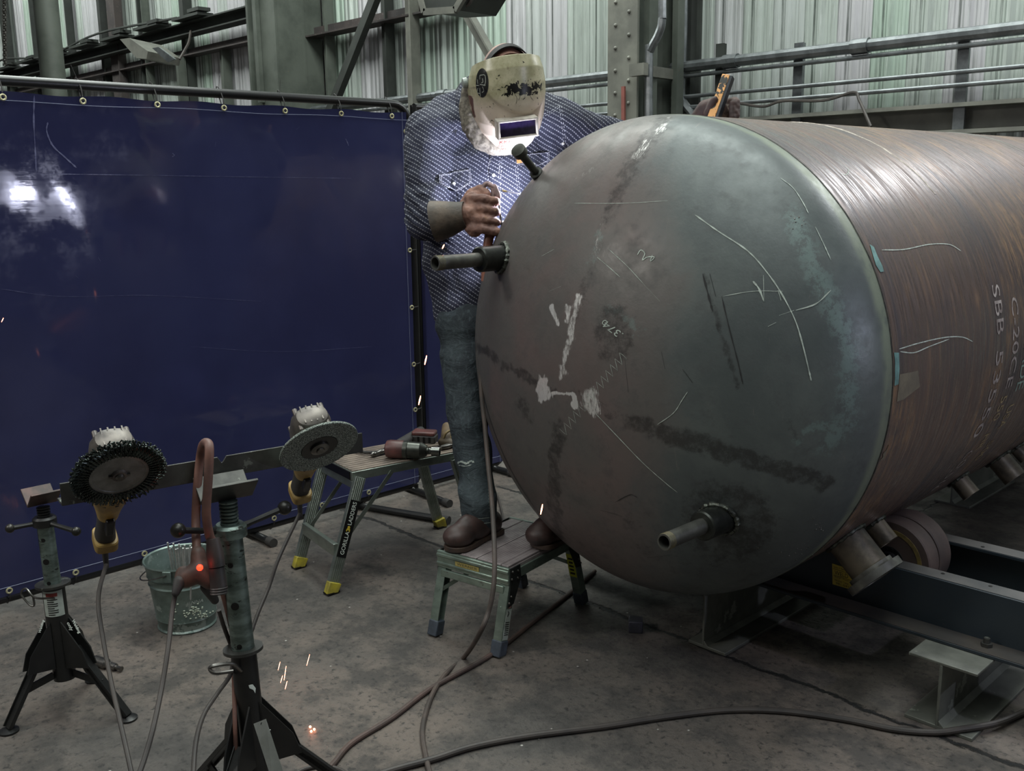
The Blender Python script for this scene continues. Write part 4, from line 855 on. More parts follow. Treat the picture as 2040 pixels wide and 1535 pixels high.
# ------------------------------------------------------------------ angle grinders
def cvec(v): return Vector(RM @ np.array(v)).normalized()
def grinder(label, C0, n, b, wheel_r, kind):
    gp = pix(C0); n = vvec(gp, n); b = vvec(gp, b); b = (b - n * b.dot(n)).normalized(); s = n.cross(b)
    r = thing('angle_grinder', label, 'grinder', tuple(C0), 'yellow angle grinders hung on the angle iron')
    P = lambda i, j, k: C0 + n * i + b * j + s * k              # i along spindle (towards the wheel), j down the body, k sideways
    m = MB(); N = 28
    def loft(m, secs, N=28, pw=2.6):                            # superellipse sections along b
        k0 = len(m.v)
        for (j, ci, a_n, a_s) in secs:
            for q in range(N):
                t = 2 * PI * q / N; c_, s_ = math.cos(t), math.sin(t); m.v.append(P(ci + a_n * math.copysign(abs(c_) ** (2 / pw), c_), j, a_s * math.copysign(abs(s_) ** (2 / pw), s_)))
        for i in range(len(secs) - 1):
            for q in range(N): m.f.append((k0 + i * N + q, k0 + i * N + (q + 1) % N, k0 + (i + 1) * N + (q + 1) % N, k0 + (i + 1) * N + q))
        m.f.append(tuple(k0 + q for q in reversed(range(N)))); m.f.append(tuple(k0 + (len(secs) - 1) * N + q for q in range(N)))
    cs = -.062
    loft(m, [(-.050, cs, .014, .022), (-.044, cs, .026, .036), (-.02, cs, .034, .046), (.02, cs, .036, .047), (.045, cs - .002, .036, .044), (.062, cs - .004, .036, .04)], 32, 2.5)
    m.lathe(P(cs + .02, 0, 0), n, [(0, .036), (.022, .032), (.03, .022), (.05, .014)], 32)
    for (j, k) in ((-.035, -.036), (-.035, .036), (.04, -.042), (.04, .042)):
        m.lathe(P(cs - .032, j * .93, k * .86), n, [(0, .0062), (.058, .0062), (.061, .004)], 12)
    for k in range(4): m.box(P(cs - .004, -.0475, -.021 + .014 * k), (.046, .003, .003), (n, b, s))
    gc = obj('gear_case', m, M_cast, r, bev=0)
    m = MB()
    for (j, k) in ((-.035, -.036), (-.035, .036), (.04, -.042), (.04, .042)): m.lathe(P(cs + .029, j * .93, k * .86), n, [(0, .0042), (.003, .0042)], 6)
    obj('case_screw', m, M_blk, gc)
    m = MB(); loft(m, [(.058, cs - .004, .034, .038), (.07, cs - .004, .036, .038), (.085, cs - .003, .034, .036)], 28, 2.2); obj('rubber_collar', m, M_rub, r)
    m = MB(); loft(m, [(.078, cs - .003, .038, .040), (.10, cs - .003, .042, .043), (.135, cs - .003, .042, .042), (.155, cs - .003, .036, .036), (.185, cs - .003, .028, .028), (.215, cs - .003, .024, .022)], 28, 2.4); mh = obj('motor_housing', m, M_yel, r)
    m = MB()
    for q in range(10):
        t = 2 * PI * q / 10 + .2; e = n * math.cos(t) * .0405 + s * math.sin(t) * .041; et = (n * -math.sin(t) + s * math.cos(t)).normalized(); m.box(C0 + n * (cs - .003) + b * .105 + e, (.010, .009, .006), (et, b, et.cross(b)))
        m.box(C0 + n * (cs - .003) + b * .138 + e * .97, (.007, .005, .006), (et, b, et.cross(b)))
    obj('air_vent', m, M_blk, mh)['kind'] = 'stuff'
    m = MB(); loft(m, [(.165, cs - .010, .030, .020), (.20, cs - .010, .026, .020), (.26, cs - .010, .022, .019), (.305, cs - .010, .026, .023)], 24, 2.6); obj('rubber_grip', m, M_rub, r)
    m = MB(); m.box(P(cs + .022, .225, 0), (.022, .05, .018), (n, b, s)); obj('trigger_switch', m, M_blk, r, bev=.003)
    m = MB(); loft(m, [(.300, cs - .008, .028, .024), (.303, cs - .008, .031, .026), (.325, cs - .006, .031, .026), (.328, cs - .006, .027, .022)], 28, 4); obj('tail_cap', m, M_yel, r)
    m = MB(); q0 = P(cs - .006, .326, 0); m.tube([q0, q0 + b * .02, q0 + b * .02 + Vector((0, 0, -.05))], [.009, .008, .0055], 12); obj('cord_sleeve', m, M_rub, r)
    if kind == 'disc':
        m = MB(); m.lathe(P(-.004, 0, 0), n, [(0, .022), (0, wheel_r * .99), (.0015, wheel_r), (.0052, wheel_r), (.0065, wheel_r * .985), (.0065, .045), (-.001, .040), (-.001, .022)], 96, closed=True)
        t = NT('abrasive_disc'); v = t.mapped((1, 1, 1)); cross = t.new('ShaderNodeTexVoronoi'); cross.inputs['Scale'].default_value = 330; t.link(t.oc(), cross.inputs[0])
        gcol = t.mix(t.step(t.noise(420, 3, .7), .42, .62), lin((52, 60, 56)), lin((176, 186, 176))); gcol = t.mix(t.step(cross.outputs['Distance'], .2, .6, .55, 0), gcol, lin((30, 36, 34)))
        dsk = obj('grinding_disc', m, t.out(gcol, .65, .1, t.bump(t.noise(300, 3, .7), .6, .002)), r)
        m = MB(); m.lathe(P(.001, 0, 0), n, [(0, .043), (.0012, .043)], 40); obj('disc_label', m, M_blk, dsk)
        m = MB(); m.lathe(P(.002, 0, 0), n, [(0, .022), (.005, .022), (.007, .017), (.007, .011), (.004, .010), (.004, .0095), (.010, .008), (.010, .001)], 32); obj('lock_nut', m, M_steel, dsk)
    else:
        m = MB(); R0 = wheel_r * .70; m.lathe(P(0, 0, 0), n, [(-.006, R0 * .98), (0, R0), (.0025, R0 * .985), (.0035, R0 * .80), (.002, R0 * .78), (.002, .02)], 64); wb = obj('brush_plate', m, M('grey_brush_plate', (128, 130, 126), (104, 106, 102), .42, .4, 30), r)
        m = MB(); rnd = random.Random(3); NK = 56
        for q in range(NK):
            t = 2 * PI * q / NK; e = n * 0 + b * math.cos(t) + s * math.sin(t); tg = b * -math.sin(t) + s * math.cos(t)
            for lay in (0, 1):
                for w__ in range(5):
                    p = [C0 + e * (R0 * .9 + (wheel_r - R0 * .9) * k / 5) + tg * (.0028 * math.sin(k * 1.5 + w__ * 1.26) + .0012 * k * (lay - .5)) + n * (.0028 * math.cos(k * 1.5 + w__ * 1.26) - .010 * lay + .003) for k in range(6)]
                    p[-1] = p[-1] + tg * rnd.uniform(-.005, .005) + n * rnd.uniform(-.004, .004) + e * rnd.uniform(-.004, .002)
                    m.tube(p, [.0014, .0016, .0016, .0015, .0014, .0016], 4)
        obj('twisted_wire_knots', m, M('oily_brush_wire', (80, 88, 84), (40, 44, 42), .32, .8, 60), r)['kind'] = 'stuff'
        m = MB(); m.lathe(P(.001, 0, 0), n, [(0, .016), (.004, .015), (.004, .010), (.009, .009), (.012, .006), (.012, .001)], 24); m.box(P(.005, 0, 0), (.004, .006, .042), (n, b, s)); obj('lock_nut', m, M_steel, wb)
    return P(cs - .006, .346, 0) + Vector((0, 0, -.04))
cd1 = grinder('yellow angle grinder with a large twisted wire wheel, left on the bar', at(237, 944, 2.03), (.203, -.758, .62), (-.05, -.64, -.766), .094, 'wire')
cd2 = grinder('yellow angle grinder with a speckled abrasive disc, right end of the bar', at(636, 890, 2.28), (.326, -.806, .49), (-.083, -.54, -.83), .094, 'disc')

# ------------------------------------------------------------------ cords
def cord(label, pts, r, mat=None, name='power_cord', cat='cord', group=None, n=10):
    m = MB(); m.tube(spline(pts, 8), r, n); return tag(obj(name, m, mat or M_cord), label, cat, group)
g_ = lambda px, py, r=.006: fl(px, py, r)
cord('thin dark cord dropping from the wire wheel grinder to the floor', [cd1, at(196, 1190, 2.12), at(205, 1270, 2.05), at(222, 1360, 1.98), at(240, 1440, 1.9), at(262, 1540, 1.82), at(270, 1600, 1.8)], .0048)
cord('thin dark cord dropping from the abrasive disc grinder behind the taller stand', [cd2, at(556, 1110, 2.48), at(535, 1170, 2.44), at(512, 1226, 2.38), at(490, 1290, 2.32), at(476, 1330, 2.28), at(462, 1290, 2.26), at(447, 1250, 2.22), at(436, 1215, 2.2)], .0048)
cord('dark cord running from the three-way tap down to the lower left', [at(352, 1172, 2.08), at(344, 1210, 2.07), at(335, 1290, 2.0), at(322, 1370, 1.95), at(305, 1450, 1.88), at(288, 1510, 1.84), at(270, 1560, 1.8)], .0052)
cord('dark cord looping left from behind the taller stand to the floor', [at(466, 1310, 2.22), at(458, 1345, 2.2), at(432, 1382, 2.14), at(405, 1425, 2.08), at(390, 1480, 2.0), at(384, 1560, 1.92)], .005)
cord('orange cord hanging close along the back of the taller stand', [at(438, 1165, 2.18), at(452, 1215, 2.2), at(463, 1270, 2.24), at(466, 1350, 2.24), at(468, 1440, 2.2), at(470, 1500, 2.2)], .005, M_copcord)
t3 = thing('extension_cord_tap', 'dirty orange extension cord looped over the bar with a lit three-way tap', 'extension cord', at(395, 1130, 2.12))
m = MB(); m.tube(spline([at(392, 1098, 2.12), at(390, 1040, 2.16), at(393, 970, 2.16), at(399, 910, 2.16), at(404, 887, 2.12), at(411, 881, 2.08), at(417, 892, 2.05), at(415, 950, 2.05), at(411, 1020, 2.06), at(417, 1065, 2.08), at(424, 1078, 2.09)], 8), .0095, 14); obj('thick_cord_loop', m, M_copcord, t3)
m = MB(); m.chain([at(372, 1150, 2.10), at(398, 1138, 2.10), at(418, 1156, 2.10)], [.022, .024, .019]); m.chain([at(398, 1138, 2.10), at(395, 1102, 2.11)], [.02, .016]); m.chain([at(366, 1143, 2.1), at(359, 1160, 2.09)], [.018, .014]); fm = fuse(m, .003, 6)
obj('tap_body', fm, M('grimy_orange_rubber', (98, 72, 62), (66, 52, 48), .55, 0, 22, bump=.2), t3)
m = MB(); m.chain([at(358, 1158, 2.085), at(350, 1180, 2.075)], [.0135, .0085]); obj('plug', m, M_rub, t3)
m = MB(); m.tube([at(424, 1072, 2.08), at(428, 1100, 2.08), at(432, 1128, 2.08)], [.0135, .018, .0175], 18); m.tube([at(431, 1130, 2.08), at(436, 1168, 2.08)], [.0165, .0175], 18)
for k in range(3): m.lathe(at(436, 1168 + 5 * k, 2.08), at(437, 1180, 2.08) - at(436, 1168, 2.08), [(0, .017), (.003, .0185), (.005, .017)], 18)
obj('locking_connector', m, M('dark_connector', (58, 50, 48), (40, 38, 38), .5, 0, 20), t3)
m = MB(); m.chain([at(412, 1168, 2.12), at(428, 1195, 2.16)], [.014, .009]); obj('plug', m, M_rub, t3)
m = MB(); m.sphere(at(398, 1130, 2.052), .0068, 12); obj('indicator_light', m, EM('red_pilot_light', (255, 40, 20), 7), t3, label='glowing red pilot light')
point('tap_pilot_glow', at(398, 1130, 2.03), .012, (1, .12, .05), .006)
# floor leads
cord('brown welding lead crossing the floor under the near stool to the tank', [fl(1185, 1137, .008), fl(1130, 1185, .008), fl(1060, 1240, .008), fl(1010, 1280, .008), fl(960, 1315, .008), fl(860, 1370, .008), fl(780, 1430, .008), fl(700, 1480, .008), fl(660, 1525, .008), fl(610, 1570, .008)], .0085, M('dusty_brown_lead', (88, 70, 64), (66, 56, 52), .65, 0, 10), 'welding_lead', 'cable')
cord('long dark welding lead curving across the floor at the bottom right', [fl(2100, 1395, .01), fl(2040, 1418, .01), fl(1985, 1440, .022), fl(1915, 1452, .022), fl(1860, 1458, .012), fl(1780, 1452, .01), fl(1680, 1432, .01), fl(1560, 1416, .01), fl(1450, 1414, .01), fl(1330, 1427, .01), fl(1200, 1447, .01), fl(1050, 1466, .01), fl(940, 1487, .01), fl(860, 1512, .01), fl(760, 1540, .01), fl(640, 1590, .01)], .0095, M_cord, 'welding_lead', 'cable')
cord('dark cord curling in at the bottom edge between the stands and stool', [fl(560, 1560, .006), fl(605, 1532, .006), fl(650, 1526, .006), fl(690, 1540, .006), fl(720, 1580, .006)], .006, M_cord)
cord('thin dark cord lying on the floor behind the welder', [fl(978, 968, .006), fl(992, 990, .006), fl(1002, 1030, .006), fl(1006, 1060, .006)], .006, M_cord)
# ------------------------------------------------------------------ bucket and rods
bk = thing('metal_bucket', 'galvanised steel bucket holding bare welding rods, beside the blue screen', 'bucket', (-3.25, 1.485, 0))
m = MB(); O = Vector((-3.25, 1.485, 0)); H_ = .255
prof = [(.004, .0), (.004, .097), (0, .101), (.006, .104), (.012, .100), (.04, .1035), (.045, .107), (.05, .105), (.17, .119), (.175, .123), (.181, .120), (.20, .122), (.205, .126), (.212, .124), (H_ - .008, .130), (H_, .136), (H_ + .006, .134), (H_ + .002, .129), (.20, .119), (.012, .097), (.012, .0)]
m.lathe(O, (0, 0, 1), prof, 56, closed=False); body = obj('bucket_body', m, M_gal, bk)
m = MB(); rndb = random.Random(9); bb = bvh(body)
for i in range(60):
    h, nn = cast(bb, rndb.gauss(388, 17), rndb.gauss(1218, 9))
    if h is not None: m.sphere(h, rndb.uniform(.002, .0045), 6, (Vector((.004, 0, 0)), Vector((0, .004, 0)), Vector((0, 0, .003))))
obj('chalky_deposit', m, M('chalky_white', (170, 178, 160), None, .8), body)['kind'] = 'stuff'
cast_m = MB(); cast_text('JENNA', bb, (370, 1208), (34, -8), (2, -9), .0012, cast_m); obj('chalk_writing', cast_m, M_chalk, body)
for a in (2.3, 2.3 + PI):
    m = MB(); e = Vector((math.cos(a), math.sin(a), 0)); m.box(O + e * .137 + Vector((0, 0, .235)), (.008, .03, .04), (e, Vector((-e.y, e.x, 0)), up)); obj('bail_ear', m, M_gal, bk, bev=.002)
m = MB(); e0 = Vector((math.cos(2.3), math.sin(2.3), 0)); e1 = Vector((-e0.y, e0.x, 0)); m.tube([O + e0 * .143 * math.cos(t) + e1 * .148 * math.sin(t) + Vector((0, 0, .243 - .05 * math.sin(t))) for t in np.linspace(0, PI, 24)], .0025, 6); obj('bail_handle', m, M_steel, bk)
rods = []
for i in range(14):
    tx = 334 + 49 * i / 13 + random.uniform(-1.5, 1.5); ty = 1090 + random.uniform(-9, 7) - (3 if i % 3 == 0 else 0); top = at(tx, ty, 3.37 + random.uniform(-.02, .06)); botm = O + Vector((-.02 + .004 * i, .01 * (i % 4) - .03, .016)); botm.x += .03
    m = MB(); m.tube([botm, top], .0031, 8); rods.append(tag(obj('welding_rod', m, M('grey_rod_metal', (186, 188, 184), (150, 152, 150), .4, .2, 30) if 'grey_rod_metal' not in bpy.data.materials else bpy.data.materials['grey_rod_metal']), 'slim bare metal welding rod standing in the galvanised bucket', 'rod', 'welding rods in the bucket'))
# ------------------------------------------------------------------ small things on the floor
m = MB(); a, b = fl(188, 1314, .018), fl(242, 1332, .012); d = b - a; L = d.length; m.lathe(a, d, [(0, .012), (.004, .017), (L * .45, .018), (L * .5, .012), (L * .62, .0095), (L * .65, .012), (L * .78, .012), (L * .8, .007), (L * .95, .007), (L, .009)], 20); m2 = tag(obj('air_fitting', m, M_steel), 'shiny air hose fitting lying on the floor behind the shorter stand', 'fitting')
m = MB(); p = fl(1268, 1262); m.box((p.x - .02, p.y + .02, .022), (.05, .055, .044), (Vector((.8, .6, 0)), Vector((-.6, .8, 0)), up)); tag(obj('steel_block', m, M('dark_purple_block', (74, 74, 84), (58, 58, 64), .5, .4, 20), bev=.004), 'small dark metal block lying alone on the floor near the beam', 'block')

# ------------------------------------------------------------------ bench platform
bn = thing('work_platform', 'aluminium folding work platform with yellow feet carrying hand tools', 'bench', (-3.25, 2.5, 0), 'aluminium step platforms')
lng = Vector((.158, .987, 0)).normalized(); sh = Vector((.987, -.158, 0)).normalized(); A0 = Vector((-3.145, 2.165, 0)); W_ = .30; LB = .51
def bpnt(u, v, z): return A0 - sh * (W_ * u) + lng * (LB * v) + up * z
M_plank = M('ribbed_grimy_deck', (150, 136, 124), (112, 102, 94), .5, .3, 8, (1, 1, 1))
m = MB(); m.box(bpnt(.5, .5, .43), (W_, LB, .036), (sh, lng, up)); dk = obj('deck', m, M_alu, bn, bev=.003)
m = MB(); 
for k in range(11): m.box(bpnt((k + .5) / 11, .5, .4505), (W_ / 11 * .72, LB * .985, .005), (sh, lng, up))
obj('deck_ribs', m, M_plank, dk, bev=.001)['kind'] = 'stuff'
m = MB(); m.box(bpnt(.5, -.004, .431), (W_ * .9, .006, .032), (sh, lng, up)); obj('end_cap', m, M_blk, bn)
M_gtext = M_white
for (u, v, fx, nm) in ((0, 0, (-3.094, 2.006), 'near'), (1, 0, (-3.421, 2.065), 'near'), (0, 1, None, ''), (1, 1, None, '')):
    top = bpnt(u, .06 if v == 0 else .94, .425) + sh * (.014 if u == 0 else -.014); bot = Vector((fx[0], fx[1], 0)) if fx else bpnt(u, 1, 0) + lng * .08 + sh * (.04 if u == 0 else -.02); a_ = (bot - top).normalized()
    w2 = (lng - a_ * lng.dot(a_)).normalized(); t2 = a_.cross(w2); L = (bot - top).length; m = MB()
    m.box((top + bot) / 2, (L, .044, .006), (a_, w2, t2)); 
    for s_ in (-1, 1): m.box((top + bot) / 2 + w2 * .020 * s_ - t2 * (.010 if t2.dot(sh) > 0 else -.010), (L, .004, .022), (a_, w2, t2))
    for s_ in (-.012, -.004, .004, .012): m.box((top + bot) / 2 + w2 * s_ + t2 * (.0035 if t2.dot(sh) > 0 else -.0035), (L, .003, .002), (a_, w2, t2))
    lg = obj('leg', m, M_alu, bn, bev=.001)
    m = MB(); m.box(bot - a_ * .02, (.05, .052, .034), (a_, w2, t2)); m.v = [Vector((p.x, p.y, max(p.z, 0.004))) for p in m.v]; obj('yellow_foot', m, M('yellow_rubber_foot', (172, 158, 50), (128, 118, 52), .6, 0, 24) if 'yellow_rubber_foot' not in bpy.data.materials else bpy.data.materials['yellow_rubber_foot'], lg, bev=.003)
    m = MB(); m.box(Vector((bot.x, bot.y, .003)) - a_ * .004, (.036, .054, .006)); obj('tread_pad', m, M_blk, lg)
    if u == 0 and v == 0:
        tf = t2 if t2.dot(sh) > 0 else -t2; q0 = top + a_ * (L * .20) + tf * .0055; q1 = top + a_ * (L * .69) + tf * .0055; m = MB(); m.prism([q0 - w2 * .0205, q0 + w2 * .0205, q1 + w2 * .0205, q1 - w2 * .0205], tf * .0006); st = obj('maker_sticker', m, M_blk, lg, label='black sticker with white maker lettering')
        m = MB(); ln = (q0 - q1); rt = w2; e = tf * .001; base = q1 - w2 * .0 ; 
        flat_text('GORILLA', q1 + ln * .05 + e + w2 * .008, ln * .40, -w2 * .017, m); flat_text('LADDERS', q1 + ln * .57 + e + w2 * .008, ln * .40, -w2 * .017, m); obj('sticker_lettering', m, M_white, st)
        m = MB(); c_ = q1 + ln * .51 + e; a__ = ln.normalized()
        m.sphere(c_ + a__ * .004, .006, 8, (a__ * .005, w2 * .006, tf * .0006)); m.box(c_ - a__ * .004, (.008, .012, .0008), (a__, w2, tf)); m.box(c_ - a__ * .009 + w2 * .006, (.009, .004, .0008), (a__, w2, tf)); m.box(c_ - a__ * .009 - w2 * .006, (.009, .004, .0008), (a__, w2, tf)); obj('sticker_emblem', m, M_yello, st)
m = MB(); r0 = Vector((-3.12, 2.055, .16)); r1 = Vector((-3.43, 2.11, .16)); m.bar(r0, r1, .02, .05); obj('cross_rung', m, M_alu, bn, bev=.002)
m = MB(); m.bar(bpnt(.02, .02, .395), bpnt(1, .02, .395), .02, .03); obj('end_rail', m, M_alu, bn, bev=.002)
for u in (0, 1):
    m = MB(); m.bar(Vector((-3.12, 2.07, .16)) - sh * (.29 * u), bpnt(u, .35, .42), .003, .018); obj('folding_brace', m, M_alu, bn)
# tools on the platform
ZT = .454
def bq(px, py, z=ZT): return fl(px, py, z)
hmr = thing('ball_peen_hammer', 'small dark ball-peen hammer lying at the near end of the platform', 'hammer', bq(760, 910))
a, b = bq(738, 906, ZT + .012), bq(780, 893, ZT + .014); d = b - a; L = d.length
m = MB(); m.lathe(a, d, [(0, .002), (L * .03, .007), (L * .10, .0115), (L * .2, .0115), (L * .27, .007), (L * .36, .008), (L * .45, .0115), (L * .6, .0115), (L * .66, .009), (L * .70, .013), (L * .96, .0135), (L, .011)], 24); obj('hammer_head', m, M_steel, hmr)
m = MB(); c_ = a.lerp(b, .5); m.tube([c_, bq(728, 901, ZT + .010), bq(690, 893, ZT + .012)], [.006, .0065, .011], 10); obj('handle', m, M('black_hammer_grip', (34, 33, 32), None, .5), hmr)
M_redtool = M('dirty_red_tool_plastic', (106, 62, 58), (76, 48, 46), .45, 0, 12)
iw = thing('impact_wrench', 'red and grey cordless impact wrench with a chrome socket lying on the platform', 'wrench', bq(815, 898))
a = bq(768, 893, ZT + .040); b = bq(872, 899, ZT + .032); d = (b - a).normalized(); L = (b - a).length
m = MB(); m.lathe(a, d, [(0, .022), (.006, .034), (.02, .038), (L * .34, .038), (L * .36, .036)], 28); obj('motor_housing', m, M_redtool, iw)
m = MB(); m.lathe(a + d * L * .35, d, [(0, .037), (L * .08, .039), (L * .09, .036), (L * .32, .034), (L * .33, .0355), (L * .44, .022), (L * .45, .014), (L * .47, .014)], 32); obj('gear_case', m, M('grey_gearcase', (96, 98, 92), (70, 72, 68), .32, .8, 14), iw)
m = MB(); s0 = a + d * L * .82; ls = L * .22; m.lathe(s0, d, [(0, .012), (.004, .014), (.012, .012), (.015, .0195), (ls, .0205), (ls, .016), (ls - .02, .015), (ls - .02, .002)], 32); obj('socket', m, M('chrome_socket', (150, 150, 146), (110, 112, 108), .14, .95, 8), iw)
h0 = a + d * L * .22 + Vector((-.02, .03, .01)); h1 = bq(838, 858, ZT + .05)
m = MB(); m.chain([h0, h1], [.024, .02]); obj('grip', m, M_rub, iw)
m = MB(); bx_ = (d, up, d.cross(up)); hb_ = bq(846, 872, ZT + .046); m.box(hb_, (.105, .034, .07), bx_); bt = obj('battery', m, M_rub, iw, bev=.006)
m = MB(); m.box(hb_ + up * .024, (.10, .018, .066), bx_); obj('battery_cap', m, M_redtool, bt, bev=.006)
m = MB()
for k in (-.02, .004, .028): m.box(hb_ + d * k - bx_[2] * .036 * (1 if bx_[2].dot(EYEV - hb_) < 0 else -1), (.008, .026, .003), bx_)
obj('battery_contact', m, M_blk, bt)
lg_ = thing('leather_pouch', 'worn brown leather pouch at the far end of the platform behind the leg', 'pouch', bq(893, 880))
m = MB(); m.chain([bq(893, 872, ZT + .03), bq(890, 850, ZT + .06)], [.034, .022]); m.chain([bq(880, 880, ZT + .016), bq(903, 884, ZT + .014)], [.018, .018]); fm = fuse(m, .005, 6); obj('pouch_body', fm, M('olive_leather', (110, 92, 68), (74, 64, 52), .6, 0, 16, bump=.3), lg_)
m = MB(); m.tube(spline([bq(884, 872, ZT + .075), bq(889, 862, ZT + .10), bq(898, 858, ZT + .105), bq(900, 872, ZT + .08)], 5), .005, 8); obj('loop', m, M('tan_strap', (140, 122, 84), None, .6), lg_)
m = MB(); a, b = bq(876, 892, ZT + .012), bq(902, 886, ZT + .012); m.lathe(a, b - a, [(0, .004), (.006, .010), ((b - a).length * .6, .012), ((b - a).length, .006)], 16); tag(obj('drill_chuck_bit', m, M_steel), 'small shiny metal bit lying beside the leather pouch', 'bit')

# ------------------------------------------------------------------ stool the welder stands on
sl = thing('step_stool', 'low aluminium step stool with grey feet under the welder', 'stool', (-2.43, 2.335, 0), 'aluminium step platforms')
Ls = Vector((-.16, .987, 0)).normalized(); Ss = Vector((.987, .16, 0)).normalized(); S0 = Vector((-2.425, 2.335, 0)); HS = .30
def sp(u, v, z): return S0 + Ss * u + Ls * v + up * z
M_alug = M('greenish_aluminium', (150, 166, 154), (120, 134, 124), .36, .7, 8, (1, 1, 2), c3=(104, 100, 92), n3=20, t3=.64)
m = MB()
for u, w_ in ((-.115, .052), (-.04, .09), (.06, .10), (.128, .028)): m.box(sp(u, 0, HS - .009), (w_, .40, .018), (Ss, Ls, up))
for k in range(26): m.box(sp(-.137 + .011 * k, 0, HS), (.004, .396, .002), (Ss, Ls, up))
m.box(sp(0, 0, HS - .014), (.29, .39, .012), (Ss, Ls, up)); obj('tread_plate', m, M('worn_tread_aluminium', (168, 158, 158), (134, 124, 124), .4, .3, 10, (1, 1, 1)), sl, bev=.002)
for v in (-1, 1):
    m = MB(); m.box(sp(0, .212 * v, HS - .030), (.315, .014, .060), (Ss, Ls, up)); m.box(sp(0, .219 * v, HS - .014), (.315, .008, .012), (Ss, Ls, up)); m.box(sp(0, .219 * v, HS - .044), (.315, .008, .010), (Ss, Ls, up)); er = obj('end_rail', m, M_alug, sl, bev=.003)
    if v < 0:
        m = MB(); m.box(sp(-.02, -.2206, HS - .030), (.105, .001, .016), (Ss, Ls, up)); stx = obj('maker_sticker', m, M('gold_sticker', (150, 138, 84), (176, 160, 96), .5, .2, 40), er, label='gold maker sticker'); m = MB(); flat_text('WERNER', sp(-.065, -.2216, HS - .034), Ss * .09, up * .009, m); obj('sticker_lettering', m, M('sticker_dark_print', (92, 84, 56), None, .6), stx)
for u in (-1, 1):
    m = MB(); m.box(sp(.150 * u, 0, HS - .035), (.008, .40, .034), (Ss, Ls, up)); sr = obj('side_rail', m, M_alug, sl, bev=.002)
for u in (-1, 1):
    for v in (-1, 1):
        top = sp(.138 * u, .195 * v, HS - .055); bot = sp(.140 * u, .262 * v, 0); a_ = (bot - top).normalized(); w2 = (Ss - a_ * Ss.dot(a_)).normalized(); t2 = a_.cross(w2); L = (bot - top).length
        m = MB(); m.box((top + bot) / 2 + w2 * .016 * u, (L, .004, .036), (a_, w2, t2)); m.box((top + bot) / 2 + t2 * .016 * (1 if t2.dot(Ls) * v > 0 else -1), (L, .034, .004), (a_, w2, t2)); m.box((top + bot) / 2 - t2 * .016 * (1 if t2.dot(Ls) * v > 0 else -1), (L, .034, .003), (a_, w2, t2)); lg = obj('leg', m, M_alug, sl, bev=.001)
        m = MB(); m.box(bot - a_ * .028, (.056, .042, .042), (a_, w2, t2)); m.v = [Vector((p.x, p.y, max(p.z, .001))) for p in m.v]; obj('rubber_foot', m, M('slate_rubber_foot', (70, 78, 90), (56, 62, 70), .6, 0, 20) if 'slate_rubber_foot' not in bpy.data.materials else bpy.data.materials['slate_rubber_foot'], lg, bev=.004)
        m = MB(); m.prism([sp(.157 * u, .21 * v, HS - .002), sp(.157 * u, .215 * v, HS - .09), sp(.157 * u, .228 * v, HS - .135), sp(.157 * u, .195 * v, HS - .13), sp(.157 * u, .15 * v, HS - .05), sp(.157 * u, .155 * v, HS - .002)], Ss * .003 * u); gs = obj('hinge_plate', m, M('dark_hinge_plate', (58, 60, 58), (44, 46, 46), .45, .5, 20) if 'dark_hinge_plate' not in bpy.data.materials else bpy.data.materials['dark_hinge_plate'], sl)
        m = MB()
        for (vv, zz) in ((.20, .015), (.17, .02), (.205, .04), (.172, .045), (.21, .10), (.222, .12)): m.sphere(sp(.161 * u, vv * v, HS - zz), .0045, 8)
        obj('rivet', m, M_steel, gs)['kind'] = 'stuff'
        if v < 0 and u > 0:
            f0_ = top + a_ * .09 + w2 * .019; f1_ = top + a_ * .195 + w2 * .019; tt = t2; m = MB(); m.prism([f0_ - tt * .015, f0_ + tt * .015, f1_ + tt * .015, f1_ - tt * .015], w2 * .0006); lb_ = obj('safety_label', m, M_paper, lg, label='white safety label with a falling figure')
            m = MB(); fa_ = f0_ + w2 * .001
            for k in range(7): m.box(fa_ + a_ * (.045 + .007 * k), (.0028, .022, .0006), (a_, tt, w2))
            m.box(fa_ + a_ * .016, (.010, .004, .0006), (a_, tt, w2)); m.box(fa_ + a_ * .022 + tt * .003, (.008, .003, .0006), (a_, tt, w2)); m.sphere(fa_ + a_ * .009 + tt * .003, .0025, 8, (a_ * .0025, tt * .0025, w2 * .0005)); obj('label_print', m, M_blk, lb_)
            m = MB(); m.sphere(f0_ - a_ * .008 + w2 * .0005, .01, 12, (a_ * .006, tt * .011, w2 * .0006)); obj('red_badge', m, M('red_badge', (170, 120, 116), None, .5), lg)
        if v > 0 and u > 0:
            f0_ = top + a_ * .02; f1_ = top + a_ * .12; sd = t2 * (-1 if t2.dot(Ls) > 0 else 1); m = MB(); m.prism([f0_ - w2 * .016 + sd * .019, f0_ + w2 * .016 + sd * .019, f1_ + w2 * .016 + sd * .019, f1_ - w2 * .016 + sd * .019], sd * .0006); lb_ = obj('yellow_label', m, M('lime_yellow_label', (184, 188, 40), (168, 172, 50), .5), lg, label='yellow warning label'); m = MB()
            for k in range(5): m.box(f0_ + a_ * (.02 + .016 * k) + sd * .0202, (.008, .02 - .003 * (k % 2), .0006), (a_, w2, sd))
            obj('label_print', m, M_blk, lb_)
for v in (-1, 1):
    m = MB(); m.bar(sp(-.138, .218 * v, HS - .078), sp(.138, .218 * v, HS - .078), .012, .026); obj('leg_crossbar', m, M_alug, sl, bev=.002)
    m = MB(); m.bar(sp(-.135, .235 * v, .16), sp(.0, .05 * v, HS - .03), .003, .014); m.bar(sp(.135, .235 * v, .16), sp(.02, .05 * v, HS - .03), .003, .014); obj('folding_brace', m, M_alug, sl)
